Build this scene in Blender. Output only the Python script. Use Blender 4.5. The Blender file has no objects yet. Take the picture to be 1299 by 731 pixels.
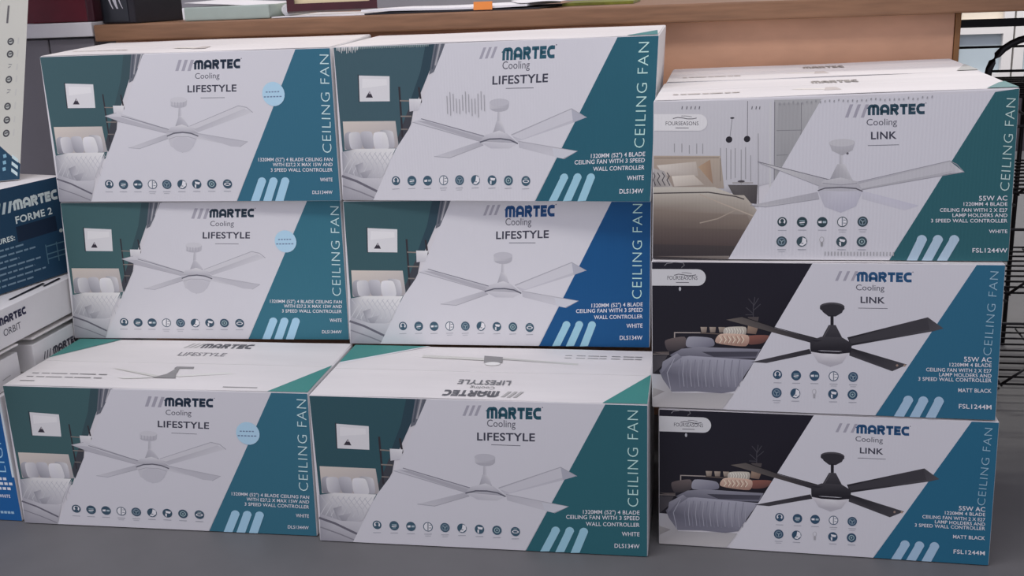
import bpy, bmesh, math, random
from mathutils import Vector, Matrix

# ------------------------------------------------------------------ camera, world, lights, exposure
scene = bpy.context.scene
COL = scene.collection
scene.view_settings.view_transform = 'Standard'
scene.view_settings.look = 'None'
scene.view_settings.gamma = 1.0
scene.view_settings.use_curve_mapping = False
scene.view_settings.exposure = -0.28

cam_data = bpy.data.cameras.new('camera')
cam = bpy.data.objects.new('camera', cam_data)
COL.objects.link(cam)
cam.location = (1.0357564, -1.5787641, 1.0147355)
cam.matrix_world = Matrix.Translation(cam.location) @ (
    Matrix.Rotation(0.1883388, 4, 'Z') @ Matrix.Rotation(math.pi / 2 - 0.2771541, 4, 'X') @ Matrix.Rotation(-0.0413415, 4, 'Z'))
cam_data.sensor_fit = 'HORIZONTAL'
cam_data.sensor_width = 36.0
cam_data.lens = 1368.23 / 1299.0 * 36.0
cam_data.clip_start = 0.05
scene.camera = cam

world = bpy.data.worlds.new('world')
scene.world = world
world.use_nodes = True
world.node_tree.nodes['Background'].inputs['Color'].default_value = (0.86, 0.83, 1.0, 1)
# unseen room light, shaped as a gradient: brighter front left, dimmer on the right
_nt = world.node_tree
_tc = _nt.nodes.new('ShaderNodeTexCoord')
_dot = _nt.nodes.new('ShaderNodeVectorMath')
_dot.operation = 'DOT_PRODUCT'
_dot.inputs[1].default_value = (-0.72, -0.60, 0.35)
_map = _nt.nodes.new('ShaderNodeMapRange')
_map.inputs['From Min'].default_value = -0.9
_map.inputs['From Max'].default_value = 0.9
_map.inputs['To Min'].default_value = 0.12
_map.inputs['To Max'].default_value = 1.02
_nt.links.new(_tc.outputs['Generated'], _dot.inputs[0])
_nt.links.new(_dot.outputs['Value'], _map.inputs['Value'])
_nt.links.new(_map.outputs['Result'], _nt.nodes['Background'].inputs['Strength'])

def area_lamp(name, loc, size, power, color, rot=(0, 0, 0)):
    d = bpy.data.lights.new(name, 'AREA')
    d.shape = 'RECTANGLE'
    d.size, d.size_y = size
    d.energy = power
    d.color = color
    o = bpy.data.objects.new(name, d)
    o.location = loc
    o.rotation_euler = rot
    COL.objects.link(o)
    return o

area_lamp('ceiling_lamp_behind_stack', (0.2, 1.55, 2.75), (3.0, 0.35), 15, (1.0, 0.86, 0.74))
area_lamp('ceiling_lamp_over_aisle', (-0.1, -0.75, 2.8), (3.2, 0.5), 44, (1.0, 0.965, 0.985))
area_lamp('added_lamp_far_right', (2.6, 3.4, 2.8), (2.0, 0.5), 95, (1.0, 0.97, 0.94))  # unseen lamp, added to brighten the floor at right and the back wall

# ------------------------------------------------------------------ materials
def lin(c):
    c = c / 255.0
    return c / 12.92 if c <= 0.04045 else ((c + 0.055) / 1.055) ** 2.4

WHITE = tuple(lin(c) for c in (190, 188, 203))
def ink(c):                     # printed ink: reflectance relative to the white paper
    return tuple(min(0.92, lin(v) / w * 0.78) for v, w in zip(c, WHITE))

def srgb(c):
    return tuple(lin(v) for v in c)

def mat(name, color, rough=0.55, noise=0.0, scale=30.0, bump=0.0, metallic=0.0, spec=0.4, stretch=(1, 1, 1), tint=None, coat=0.0):
    m = bpy.data.materials.new(name)
    m.use_nodes = True
    nt = m.node_tree
    b = nt.nodes['Principled BSDF']
    b.inputs['Roughness'].default_value = rough
    b.inputs['Metallic'].default_value = metallic
    b.inputs['Specular IOR Level'].default_value = spec
    b.inputs['Base Color'].default_value = (*color, 1)
    if noise or bump:
        tc = nt.nodes.new('ShaderNodeTexCoord')
        mp = nt.nodes.new('ShaderNodeMapping')
        mp.inputs['Scale'].default_value = stretch
        nz = nt.nodes.new('ShaderNodeTexNoise')
        nz.inputs['Scale'].default_value = scale
        nz.inputs['Detail'].default_value = 5
        nt.links.new(tc.outputs['Object'], mp.inputs['Vector'])
        nt.links.new(mp.outputs['Vector'], nz.inputs['Vector'])
        if noise:
            r = nt.nodes.new('ShaderNodeValToRGB')
            lo = tint if tint else tuple(v * (1 - noise) for v in color)
            r.color_ramp.elements[0].position = 0.3
            r.color_ramp.elements[1].position = 0.7
            r.color_ramp.elements[0].color = (*lo, 1)
            r.color_ramp.elements[1].color = (*tuple(min(1, v * (1 + noise * 0.5)) for v in color), 1)
            nt.links.new(nz.outputs['Fac'], r.inputs['Fac'])
            nt.links.new(r.outputs['Color'], b.inputs['Base Color'])
        if bump:
            bp = nt.nodes.new('ShaderNodeBump')
            bp.inputs['Strength'].default_value = bump
            bp.inputs['Distance'].default_value = 0.002
            nt.links.new(nz.outputs['Fac'], bp.inputs['Height'])
            nt.links.new(bp.outputs['Normal'], b.inputs['Normal'])
    return m

def print_material(name, corrugation):
    m = bpy.data.materials.new(name)
    m.use_nodes = True
    nt = m.node_tree
    b = nt.nodes['Principled BSDF']
    b.inputs['Roughness'].default_value = 0.5
    b.inputs['Specular IOR Level'].default_value = 0.25
    at = nt.nodes.new('ShaderNodeAttribute')
    at.attribute_name = 'ink'
    nt.links.new(at.outputs['Color'], b.inputs['Base Color'])
    tc = nt.nodes.new('ShaderNodeTexCoord')
    wv = nt.nodes.new('ShaderNodeTexWave')
    wv.bands_direction = 'X'
    wv.inputs['Scale'].default_value = 55
    wv.inputs['Distortion'].default_value = 0.6
    bp = nt.nodes.new('ShaderNodeBump')
    bp.inputs['Strength'].default_value = corrugation
    bp.inputs['Distance'].default_value = 0.0004
    nt.links.new(tc.outputs['Object'], wv.inputs['Vector'])
    nt.links.new(wv.outputs['Fac'], bp.inputs['Height'])
    nt.links.new(bp.outputs['Normal'], b.inputs['Normal'])
    return m

M = {
    'card': mat('white_cardboard', (0.80, 0.79, 0.78), 0.6, 0.05, 9, 0.15, spec=0.25),
    'lid': mat('white_cardboard_lid', (0.78, 0.757, 0.728), 0.6, 0.06, 5, 0.12, spec=0.25, stretch=(0.6, 3, 1)),
    'kraft': mat('torn_cardboard', srgb((168, 150, 135)), 0.8, 0.2, 60),
    'print': print_material('printed_board', 0.10),
    'print_ribbed': print_material('printed_board_ribbed', 0.22),
    'floor': mat('grey_vinyl', srgb((107, 107, 107)), 0.55, 0.10, 6, 0.1, spec=0.3),
    'wood': mat('varnished_wood', srgb((148, 111, 82)), 0.45, 0.22, 7, 0.05, stretch=(1.2, 9, 14)),
    'wood_panel': mat('wood_veneer', srgb((212, 166, 134)), 0.5, 0.12, 4, 0.0, stretch=(2, 2, 5)),
    'wood_end': mat('wood_edge', srgb((150, 108, 66)), 0.55, 0.15, 12, stretch=(6, 6, 1)),
    'laminate': mat('grey_laminate', srgb((228, 228, 228)), 0.45, 0.04, 12),
    'laminate_shaded': mat('grey_laminate_painted_shade', srgb((132, 130, 134)), 0.5, 0.05, 8),  # cabinet laminate darkened: the shade behind the cartons is in this colour
    'maroon': mat('maroon_cover', srgb((92, 22, 36)), 0.45, 0.18, 20, 0.05),
    'maroon_dark': mat('maroon_spine', srgb((58, 18, 30)), 0.5, 0.1, 20),
    'black': mat('black_cover', srgb((34, 32, 38)), 0.4, 0.15, 20),
    'black_blue': mat('charcoal_cover', srgb((44, 48, 54)), 0.4, 0.15, 20),
    'mark': mat('white_mark', srgb((205, 205, 210)), 0.5),
    'green': mat('pale_green_card', srgb((168, 182, 172)), 0.6, 0.06, 25),
    'paper': mat('white_paper', (0.85, 0.85, 0.85), 0.7, 0.04, 20),
    'frame': mat('mahogany_frame', srgb((66, 18, 26)), 0.3, 0.2, 30),
    'cream': mat('cream_mount', srgb((232, 216, 172)), 0.6),
    'orange': mat('orange_note', srgb((236, 142, 62)), 0.6),
    'olive': mat('olive_cover', srgb((128, 132, 44)), 0.5, 0.5, 20),
    'wire': mat('black_wire', srgb((26, 25, 28)), 0.45, metallic=0.1),
    'white_frame': mat('white_frame', srgb((226, 224, 220)), 0.4),
    'cream_panel': mat('cream_panel', srgb((226, 216, 198)), 0.5),
    'glass': mat('grey_blue_glass', srgb((150, 164, 172)), 0.12, 0.1, 2),
    'glass_light': mat('pale_blue_glass', srgb((186, 200, 206)), 0.12, 0.08, 2),
    'wall': mat('grey_wall', srgb((170, 168, 168)), 0.8, 0.06, 5),
    'dark_plinth': mat('dark_plinth', srgb((62, 56, 62)), 0.6, 0.1, 6),
}

# ------------------------------------------------------------------ mesh helpers
def mesh_obj(name, verts, faces, m, parent=None, loc=(0, 0, 0), bevel=0.0, seg=2, smooth=False):
    me = bpy.data.meshes.new(name)
    bm = bmesh.new()
    vs = [bm.verts.new(v) for v in verts]
    for f in faces:
        bm.faces.new([vs[i] for i in f])
    bmesh.ops.recalc_face_normals(bm, faces=bm.faces[:])
    if bevel:
        bmesh.ops.bevel(bm, geom=bm.edges[:], offset=bevel, segments=seg, profile=0.6, affect='EDGES', clamp_overlap=True)
    bm.to_mesh(me)
    bm.free()
    if smooth:
        for p in me.polygons:
            p.use_smooth = True
    me.materials.append(m)
    o = bpy.data.objects.new(name, me)
    COL.objects.link(o)
    if parent is not None:
        o.parent = parent
    o.location = loc
    return o

HEX = [(0, 1, 2, 3), (4, 7, 6, 5), (0, 4, 5, 1), (1, 5, 6, 2), (2, 6, 7, 3), (3, 7, 4, 0)]

def box_verts(x0, x1, y0, y1, z0, z1):
    return [(x0, y0, z0), (x1, y0, z0), (x1, y0, z1), (x0, y0, z1), (x0, y1, z0), (x1, y1, z0), (x1, y1, z1), (x0, y1, z1)]

def box(name, x0, x1, y0, y1, z0, z1, m, parent=None, bevel=0.002):
    return mesh_obj(name, box_verts(x0, x1, y0, y1, z0, z1), HEX, m, parent, bevel=bevel)

def tag(o, label, cat, group=None):
    o['label'] = label
    o['category'] = cat
    if group:
        o['group'] = group
    return o

def structure(o):
    o['kind'] = 'structure'
    return o

def thing(name, loc, label, cat, group=None):
    o = bpy.data.objects.new(name, None)
    o.empty_display_size = 0.1
    COL.objects.link(o)
    o.location = loc
    return tag(o, label, cat, group)

def tube(name, paths, r, m, parent=None, sides=8):
    """swept round bars along polylines, all in one mesh"""
    verts, faces = [], []
    for pts in paths:
        pts = [Vector(p) for p in pts]
        base = len(verts)
        for i, p in enumerate(pts):
            t = (pts[min(i + 1, len(pts) - 1)] - pts[max(i - 1, 0)]).normalized()
            up = Vector((0, 0, 1)) if abs(t.z) < 0.9 else Vector((1, 0, 0))
            a = t.cross(up).normalized()
            b = t.cross(a).normalized()
            for k in range(sides):
                w = 2 * math.pi * k / sides
                verts.append(p + a * (r * math.cos(w)) + b * (r * math.sin(w)))
        for i in range(len(pts) - 1):
            for k in range(sides):
                k2 = (k + 1) % sides
                faces.append((base + i * sides + k, base + i * sides + k2, base + (i + 1) * sides + k2, base + (i + 1) * sides + k))
        faces.append(tuple(base + k for k in range(sides)))
        faces.append(tuple(base + (len(pts) - 1) * sides + k for k in range(sides)))
    return mesh_obj(name, verts, faces, m, parent, smooth=True)

# ------------------------------------------------------------------ lettering
GLYPHS = {}
def text_shape(s, style):
    """outline of a string: vertices with cap height 1 and width 1, and its triangles"""
    key = (s, style)
    if key in GLYPHS:
        return GLYPHS[key]
    def build(body):
        c = bpy.data.curves.new('lettering', 'FONT')
        c.body = body
        c.size = 1
        c.fill_mode = 'FRONT'
        c.resolution_u = 3
        if style == 'b':
            c.offset = 0.022
            c.space_character = 1.06
        if style == 's':
            c.offset = 0.010
            c.space_character = 1.04
        if style == 'thin':
            c.offset = -0.012
            c.space_character = 1.12
        o = bpy.data.objects.new('lettering', c)
        COL.objects.link(o)
        bpy.context.view_layer.update()
        me = bpy.data.meshes.new_from_object(o.evaluated_get(bpy.context.evaluated_depsgraph_get()))
        vs = [(v.co.x, v.co.y) for v in me.vertices]
        fs = [tuple(p.vertices) for p in me.polygons]
        bpy.data.objects.remove(o)
        bpy.data.meshes.remove(me)
        bpy.data.curves.remove(c)
        return vs, fs
    cap = max(v[1] for v in build('H')[0])
    vs, fs = build(s)
    x0 = min(v[0] for v in vs)
    x1 = max(v[0] for v in vs)
    GLYPHS[key] = ([((x - x0) / (x1 - x0), y / cap) for x, y in vs], fs)
    return GLYPHS[key]

def arc(cx, cy, r, a0, a1, n=5):
    return [(cx + r * math.cos(math.radians(a0 + (a1 - a0) * i / n)), cy + r * math.sin(math.radians(a0 + (a1 - a0) * i / n))) for i in range(n + 1)]

def logo_shape():
    """the heavy rounded capitals of the maker's word mark, drawn as wide strokes"""
    if 'logo' in GLYPHS:
        return GLYPHS['logo']
    T = 0.295
    h = T / 2
    letters = [
        (1.18, [[(h, 0), (h, 0.62)] + arc(h + 0.24, 0.62, 0.24, 180, 90) + [(1.18 - h - 0.22, 1 - h)] + arc(1.18 - h - 0.22, 0.64, 0.225, 90, 0) + [(1.18 - h, 0)], [(0.59, 0), (0.59, 1 - h)]]),
        (0.98, [[(h, 0), (h + 0.03, 0.5)] + arc(0.49, 0.5, 0.365, 175, 5, 8) + [(0.98 - h, 0)], [(h, 0.33), (0.98 - h, 0.33)]]),
        (0.92, [[(h, 0), (h, 1 - h), (0.56, 1 - h)] + arc(0.56, 0.68, 0.185, 90, -90) + [(h, 0.495)], [(0.45, 0.46), (0.92 - h, 0)]]),
        (0.80, [[(0, 1 - h), (0.80, 1 - h)], [(0.40, 0), (0.40, 1 - h)]]),
        (0.74, [[(0.74, h), (h, h), (h, 1 - h), (0.74, 1 - h)], [(h, 0.5), (0.68, 0.5)]]),
        (0.84, [[(0.84, 1 - h), (0.46, 1 - h)] + arc(0.46, 0.54, 0.325, 90, 180) + [(h, 0.46)] + arc(0.46, 0.46, 0.325, 180, 270) + [(0.84, h)]]),
    ]
    vs, fs, x = [], [], 0.0
    for w, strokes in letters:
        for st in strokes:
            v, f = ribbon([(px + x, py) for px, py in st], T)
            fs += [tuple(i + len(vs) for i in q) for q in f]
            vs += v
        x += w + 0.075
    x -= 0.075
    GLYPHS['logo'] = ([(a / x, b) for a, b in vs], fs)
    return GLYPHS['logo']

def ribbon(pts, w):
    """mitred flat stroke"""
    n = len(pts)
    vs = []
    for i in range(n):
        a = Vector(pts[max(i - 1, 0)])
        b = Vector(pts[i])
        c = Vector(pts[min(i + 1, n - 1)])
        d1 = (b - a).normalized() if i else (c - b).normalized()
        d2 = (c - b).normalized() if i < n - 1 else d1
        n1 = Vector((-d1.y, d1.x))
        n2 = Vector((-d2.y, d2.x))
        mm = (n1 + n2)
        mm = mm.normalized() if mm.length > 1e-6 else n1
        k = w / 2 / max(0.5, mm.dot(n1))
        vs += [tuple(b + mm * k), tuple(b - mm * k)]
    return vs, [(2 * i, 2 * i + 1, 2 * i + 3, 2 * i + 2) for i in range(n - 1)]

# ------------------------------------------------------------------ printed artwork
class Face:
    """a flat printed face: corners BL, BR, TR, TL in the owner's coordinates"""
    def __init__(s, bl, br, tr, tl):
        s.c = [Vector(p) for p in (bl, br, tr, tl)]
        s.n = (s.c[1] - s.c[0]).cross(s.c[3] - s.c[0]).normalized()
        s.w = ((s.c[1] - s.c[0]).length + (s.c[2] - s.c[3]).length) / 2
        s.h = ((s.c[3] - s.c[0]).length + (s.c[2] - s.c[1]).length) / 2
        s.k = 0
        s.parts = {}
    def at(s, u, v, d):
        a, b, c, e = s.c
        return a * (1 - u) * (1 - v) + b * u * (1 - v) + c * u * v + e * (1 - u) * v + s.n * d
    def put(s, part, uvs, faces, cols):
        """cols: one colour, or one per vertex"""
        s.k += 1
        d = 0.0003 + s.k * 6e-6
        V, F, C = s.parts.setdefault(part, ([], [], []))
        base = len(V)
        V.extend(s.at(u, v, d) for u, v in uvs)
        many = isinstance(cols[0], (tuple, list))
        for f in faces:
            F.append(tuple(i + base for i in f))
            C.append([ink(cols[i % len(cols)]) if many else ink(cols) for i in f])
    def item(s, it, sub):
        part, kind = it[0], it[1]
        def colour(c):
            return sub.get(c, c) if isinstance(c, str) else c
        if kind == 'p':
            col = colour(it[2])
            s.put(part, it[3], [tuple(range(len(it[3])))], col)
        elif kind == 'c':
            (u, v), ru, rv = it[3], it[4], it[5]
            pts = [(u + ru * math.cos(2 * math.pi * i / 22), v + rv * math.sin(2 * math.pi * i / 22)) for i in range(22)]
            s.put(part, pts, [tuple(range(22))], colour(it[2]))
        elif kind == 'l':
            vs, fs = ribbon([(u * s.w, v * s.h) for u, v in it[4]], it[3] * s.h)
            s.put(part, [(x / s.w, y / s.h) for x, y in vs], fs, colour(it[2]))
        elif kind == 't':
            txt, bl, br, tl, col, style = it[2:8]
            vs, fs = logo_shape() if style == 'logo' else text_shape(sub.get(txt, txt), style)
            ex = (br[0] - bl[0], br[1] - bl[1])
            ey = (tl[0] - bl[0], tl[1] - bl[1])
            s.put(part, [(bl[0] + ex[0] * x + ey[0] * y, bl[1] + ex[1] * x + ey[1] * y) for x, y in vs], fs, colour(col))
    def build(s, parent, m):
        for part, (V, F, C) in s.parts.items():
            me = bpy.data.meshes.new(part)
            me.from_pydata([tuple(v) for v in V], [], F)
            ca = me.color_attributes.new('ink', 'FLOAT_COLOR', 'CORNER')
            k = 0
            for p, cols in zip(me.polygons, C):
                for c in cols:
                    ca.data[k].color = (*c, 1)
                    k += 1
            # make every face look outwards
            me.update()
            bad = [p.index for p in me.polygons if p.normal.dot(s.n) < 0]
            if bad:
                bm = bmesh.new()
                bm.from_mesh(me)
                bm.faces.ensure_lookup_table()
                bmesh.ops.reverse_faces(bm, faces=[bm.faces[i] for i in bad])
                bm.to_mesh(me)
                bm.free()
            me.materials.append(m)
            o = bpy.data.objects.new(part, me)
            COL.objects.link(o)
            o.parent = parent
            if part in PART_LABELS:
                o['label'] = PART_LABELS[part]

PART_LABELS = {'colour_band': 'slanted coloured band at the right end of the front',
               'fan_picture': 'printed picture of a four-blade ceiling fan',
               'bedroom_picture': 'printed picture of a bedroom',
               'round_sticker': 'round pale blue sticker', 'oval_label': 'white label with one rounded end'}

# every layout: (part, kind, colour, position ...) with u to the right and v up, 0..1 on the front face
ART = {
'light_kit': [
('bedroom_picture','p','WALL',[(.002,.997),(.3393,.997),(.1903,.3016),(.0108,.3047)]),
('bedroom_picture','p',(52,72,82),[(.2986,.997),(.3327,.997),(.3106,.8425),(.2407,.5343),(.2372,.6171),(.2786,.8279)]),
('bedroom_picture','p',(95,98,112),[(.3259,.997),(.3718,.997),(.3216,.8257),(.3069,.8103)]),
('bedroom_picture','l',(70,75,90),.008,[(.334,.997),(.3175,.8428)]),
('bedroom_picture','l',(150,148,160),.0079,[(.3443,.997),(.3272,.8655)]),
('bedroom_picture','l',(85,88,102),.008,[(.3545,.997),(.3368,.8882)]),
('bedroom_picture','l',(165,162,174),.0079,[(.3621,.997),(.344,.9052)]),
('bedroom_picture','p',(45,52,62),[(.0757,.8252),(.0814,.8183),(.08,.6463),(.074,.6499)]),
('bedroom_picture','p',(196,194,206),[(.0795,.8168),(.1795,.8069),(.1769,.6492),(.0777,.6514)]),
('bedroom_picture','p',(205,203,214),[(.0905,.7965),(.1696,.7893),(.1697,.7516),(.088,.7355)]),
('bedroom_picture','p',(52,48,60),[(.0981,.6755),(.1126,.7179),(.122,.6745)]),
('bedroom_picture','p',(150,145,158),[(.1086,.6983),(.1126,.7179),(.1165,.6979)]),
('bedroom_picture','p',(58,60,70),[(.2357,.5924),(.2536,.6),(.243,.5011),(.204,.3484),(.1974,.4107)]),
('bedroom_picture','l',(48,44,52),.0098,[(.2093,.7399),(.211,.6181),(.2139,.4186)]),
('bedroom_picture','l',(48,44,52),.0098,[(.2726,.7338),(.2784,.632)]),
('bedroom_picture','l',(120,112,112),.0066,[(.2096,.6512),(.274,.6453)]),
('bedroom_picture','l',(120,112,112),.0066,[(.2102,.5519),(.2461,.5507)]),
('bedroom_picture','l',(110,104,106),.0067,[(.2101,.4688),(.2321,.4682)]),
('bedroom_picture','p',[(196,194,206),(205,203,214),(180,178,192),(176,174,188)],[(.2401,.6615),(.2801,.6598),(.2723,.5911),(.2402,.5807)]),
('bedroom_picture','p',[(190,180,180),(178,170,174),(150,145,155),(165,158,164)],[(.0175,.5248),(.1924,.5226),(.2005,.3485),(.0187,.3386)]),
('bedroom_picture','p',[(150,149,163),(153,151,165),(156,154,168),(159,157,171),(162,160,174),(165,163,177),(157,155,169),(150,148,162),(142,141,155),(135,134,148),(128,127,141),(124,123,137),(120,120,134),(117,116,130),(113,113,127),(110,110,124),(118,117,131),(126,125,139),(134,133,147),(142,141,155)],[(.0212,.4382),(.0245,.4467),(.0292,.4522),(.0343,.4558),(.0391,.4571),(.0429,.4537),(.0454,.4375),(.0474,.4151),(.0489,.3911),(.0498,.3682),(.0493,.3506),(.045,.3437),(.0389,.3403),(.0324,.3389),(.0261,.3397),(.0214,.3448),(.0198,.3594),(.0192,.3798),(.0192,.4015),(.0197,.4223)]),
('bedroom_picture','p',[(196,194,205),(192,190,201),(188,186,198),(184,182,194),(180,178,191),(176,174,188),(170,168,182),(164,162,176),(158,156,170),(152,150,164),(146,144,159),(152,150,165),(158,156,171),(165,163,177),(171,169,183),(178,176,190),(181,179,193),(185,183,196),(188,186,199),(192,190,202)],[(.0365,.4443),(.0418,.4511),(.0493,.4544),(.0574,.4557),(.0651,.4548),(.0711,.4498),(.0744,.4344),(.0767,.4134),(.0784,.3909),(.0791,.3695),(.078,.3534),(.0721,.3466),(.0639,.3433),(.055,.3419),(.0465,.3428),(.0399,.3477),(.0371,.3632),(.0356,.3844),(.0348,.4069),(.0348,.4283)]),
('bedroom_picture','p',[(168,166,180),(170,168,182),(173,171,185),(176,174,188),(179,177,191),(182,180,194),(176,174,188),(170,168,182),(164,162,177),(158,156,171),(152,150,166),(147,145,161),(142,140,156),(137,136,151),(132,131,146),(128,127,142),(136,134,149),(144,142,157),(152,150,164),(160,158,172)],[(.0748,.4499),(.0806,.4563),(.0887,.4589),(.0975,.4594),(.1059,.4578),(.1124,.4521),(.1151,.436),(.1166,.4143),(.1174,.3911),(.1174,.3692),(.1158,.3528),(.1109,.3463),(.1038,.3436),(.0962,.343),(.0889,.3446),(.0832,.3502),(.0797,.3664),(.0771,.3883),(.0751,.4115),(.074,.4335)]),
('bedroom_picture','p',[(150,148,160),(158,156,168),(166,164,176),(175,173,185),(183,181,193),(192,190,202),(185,183,196),(179,177,190),(172,170,184),(166,164,178),(160,158,173),(157,155,170),(154,152,167),(151,149,164),(148,146,161),(146,144,158),(146,144,158),(147,145,158),(148,146,159),(149,147,159)],[(.1403,.4613),(.1464,.4662),(.1553,.4667),(.165,.4649),(.1744,.4611),(.1819,.4538),(.1846,.4373),(.1861,.4155),(.1869,.3924),(.187,.3708),(.1856,.3549),(.1822,.3494),(.1769,.348),(.1711,.3489),(.1653,.3519),(.1605,.3586),(.1551,.3758),(.1499,.3985),(.1452,.4224),(.1415,.4449)]),
('bedroom_picture','p',[(212,210,219),(210,208,217),(208,206,216),(207,205,214),(205,203,213),(204,202,212),(201,199,209),(198,196,207),(195,193,204),(192,190,202),(190,188,200),(187,185,198),(185,183,196),(182,180,194),(180,178,192),(178,176,190),(184,182,195),(191,189,201),(198,196,207),(205,203,213)],[(.1193,.4453),(.1254,.4517),(.1339,.4543),(.143,.4548),(.1517,.4532),(.1584,.4475),(.1624,.4315),(.1652,.4097),(.1672,.3866),(.1682,.3647),(.167,.3484),(.1598,.3419),(.1498,.3393),(.1391,.3388),(.1289,.3404),(.121,.3461),(.1181,.3622),(.1169,.384),(.1164,.4072),(.117,.429)]),
('bedroom_picture','p',[(140,140,156),(196,194,204),(205,203,213),(196,194,206),(170,168,182),(152,151,166),(140,139,154)],[(.0086,.3252),(.0589,.3446),(.1896,.3454),(.1683,.2648),(.1414,.1563),(.0896,.1362),(.0074,.1815)]),
('bedroom_picture','l',(170,169,183),.0034,[(.0154,.3183),(.0404,.236),(.0465,.1674)]),
('bedroom_picture','l',(178,177,190),.0034,[(.0557,.3243),(.0269,.2498),(.0074,.1815)]),
('bedroom_picture','l',(170,169,183),.0034,[(.0326,.318),(.0576,.2357),(.0637,.1672)]),
('bedroom_picture','l',(178,177,190),.0034,[(.0728,.324),(.0441,.2496),(.0248,.1813)]),
('bedroom_picture','l',(170,169,183),.0034,[(.0498,.3176),(.0748,.2355),(.0809,.1671)]),
('bedroom_picture','l',(178,177,190),.0034,[(.0899,.3237),(.0613,.2493),(.042,.1811)]),
('bedroom_picture','l',(170,169,183),.0034,[(.0669,.3173),(.0919,.2353),(.0981,.1669)]),
('bedroom_picture','l',(178,177,190),.0034,[(.1069,.3234),(.0784,.2491),(.0592,.181)]),
('bedroom_picture','l',(170,169,183),.0034,[(.084,.317),(.109,.2351),(.1152,.1668)]),
('bedroom_picture','l',(178,177,190),.0033,[(.124,.323),(.0956,.2489),(.0764,.1808)]),
('bedroom_picture','l',(170,169,183),.0034,[(.1011,.3167),(.1261,.2348),(.1323,.1666)]),
('bedroom_picture','l',(178,177,190),.0033,[(.1409,.3227),(.1126,.2486),(.0936,.1806)]),
('bedroom_picture','l',(170,169,183),.0034,[(.1181,.3164),(.1431,.2346),(.1493,.1665)]),
('bedroom_picture','l',(178,177,190),.0034,[(.1579,.3224),(.1297,.2484),(.1107,.1805)]),
('bedroom_picture','l',(170,169,183),.0034,[(.1351,.3161),(.1601,.2344),(.1663,.1663)]),
('bedroom_picture','l',(178,177,190),.0034,[(.1748,.3221),(.1467,.2481),(.1278,.1803)]),
('bedroom_picture','l',(170,169,183),.0034,[(.1521,.3158),(.177,.2342),(.1833,.1662)]),
('bedroom_picture','l',(178,177,190),.0034,[(.1916,.3218),(.1636,.2479),(.1448,.1801)]),
('bedroom_picture','p',[(132,131,146),(160,158,172),(176,174,188),(140,139,154)],[(.0513,.2358),(.078,.2559),(.0791,.1671),(.0621,.157)]),
('bedroom_picture','p',[(140,139,154),(168,166,180),(128,127,142)],[(.0658,.1843),(.1082,.2095),(.0819,.1294)]),
('bedroom_picture','p',[(155,153,168),(176,174,188),(180,178,192),(150,148,162),(135,133,148)],[(.0074,.1935),(.0725,.15),(.1428,.1495),(.1189,.003),(.002,.003)]),
('bedroom_picture','l',(95,93,108),.012,[(.0035,.1643),(.0529,.1295),(.1258,.057)]),
('bedroom_picture','l',(120,118,132),.0069,[(.0052,.0988),(.066,.0554),(.1174,.0123)]),
('bedroom_picture','p',[(190,188,203),(190,188,203),(178,176,190)],[(.1931,.3436),(.1464,.1494),(.1709,.2766)]),
('white_field','p',(190,188,203),[(.3662,.9936),(.8879,.997),(.6408,.003),(.1189,.003),(.1889,.2797),(.2739,.6157)]),
('colour_band','p','BAND',[(.885,.997),(.998,.997),(.998,.003),(.6425,.003)]),
('brand_lettering','p',(150,147,165),[(.4885,.9527),(.4994,.952),(.4836,.8797),(.4727,.8803)]),
('brand_lettering','p',(150,147,165),[(.5094,.9514),(.5203,.9507),(.5046,.8786),(.4937,.8792)]),
('brand_lettering','p',(150,147,165),[(.5303,.9501),(.5411,.9495),(.5255,.8774),(.5146,.878)]),
('brand_lettering','t','#LOGO',(.5381,.8863),(.6952,.8869),(.5413,.9463),'MC','logo'),
('brand_lettering','c',(110,110,125),(.7022,.9491),.0019,.0036),
('brand_lettering','t','Cooling',(.5381,.8258),(.6222,.8262),(.5401,.8623),(75,75,90),'n'),
('brand_lettering','t','LIFESTYLE',(.5074,.7393),(.6756,.7378),(.5098,.7841),(58,58,74),'b'),
('brand_lettering','l',(85,85,98),.0033,[(.5506,.7003),(.6339,.6983)]),
('fan_picture','p',[(160,158,172),(172,170,185),(186,184,198),(172,170,185)],[(.5025,.5128),(.6767,.6422),(.724,.5988),(.53,.4728)]),
('fan_picture','p',(186,184,198),[(.4981,.5097),(.6765,.639),(.7032,.6283),(.5211,.4959)]),
('fan_picture','l',(150,148,163),.0048,[(.6767,.6438),(.705,.6314),(.7247,.5971)]),
('fan_picture','l',(150,148,163),.0032,[(.5026,.5144),(.6767,.6438)]),
('fan_picture','p',[(172,170,185),(165,163,178),(170,168,183),(186,184,198)],[(.5295,.4631),(.6982,.4033),(.6676,.3715),(.5235,.4305)]),
('fan_picture','p',(172,170,185),[(.5452,.4398),(.6982,.4033),(.6692,.3715),(.6386,.3754)]),
('fan_picture','l',(150,148,163),.0033,[(.5296,.4647),(.6983,.4049),(.6692,.3698)]),
('fan_picture','p',[(182,180,194),(165,163,178),(165,163,178),(180,178,193)],[(.2789,.3753),(.4186,.4629),(.4274,.4363),(.3179,.3694)]),
('fan_picture','l',(150,148,163),.0033,[(.2789,.3753),(.3178,.3678),(.4256,.4347)]),
('fan_picture','p',[(178,176,190),(186,184,198),(172,170,185),(160,158,172),(172,170,185)],[(.2075,.5918),(.2501,.6133),(.2754,.5992),(.4332,.4921),(.4233,.4694)]),
('fan_picture','p',(165,163,178),[(.2092,.5901),(.2614,.5849),(.4255,.4775),(.4232,.4677),(.2527,.5571)]),
('fan_picture','l',(120,119,135),.0049,[(.2662,.5913),(.4332,.4921)]),
('fan_picture','l',(150,148,163),.0033,[(.2465,.5573),(.4232,.4677)]),
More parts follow.
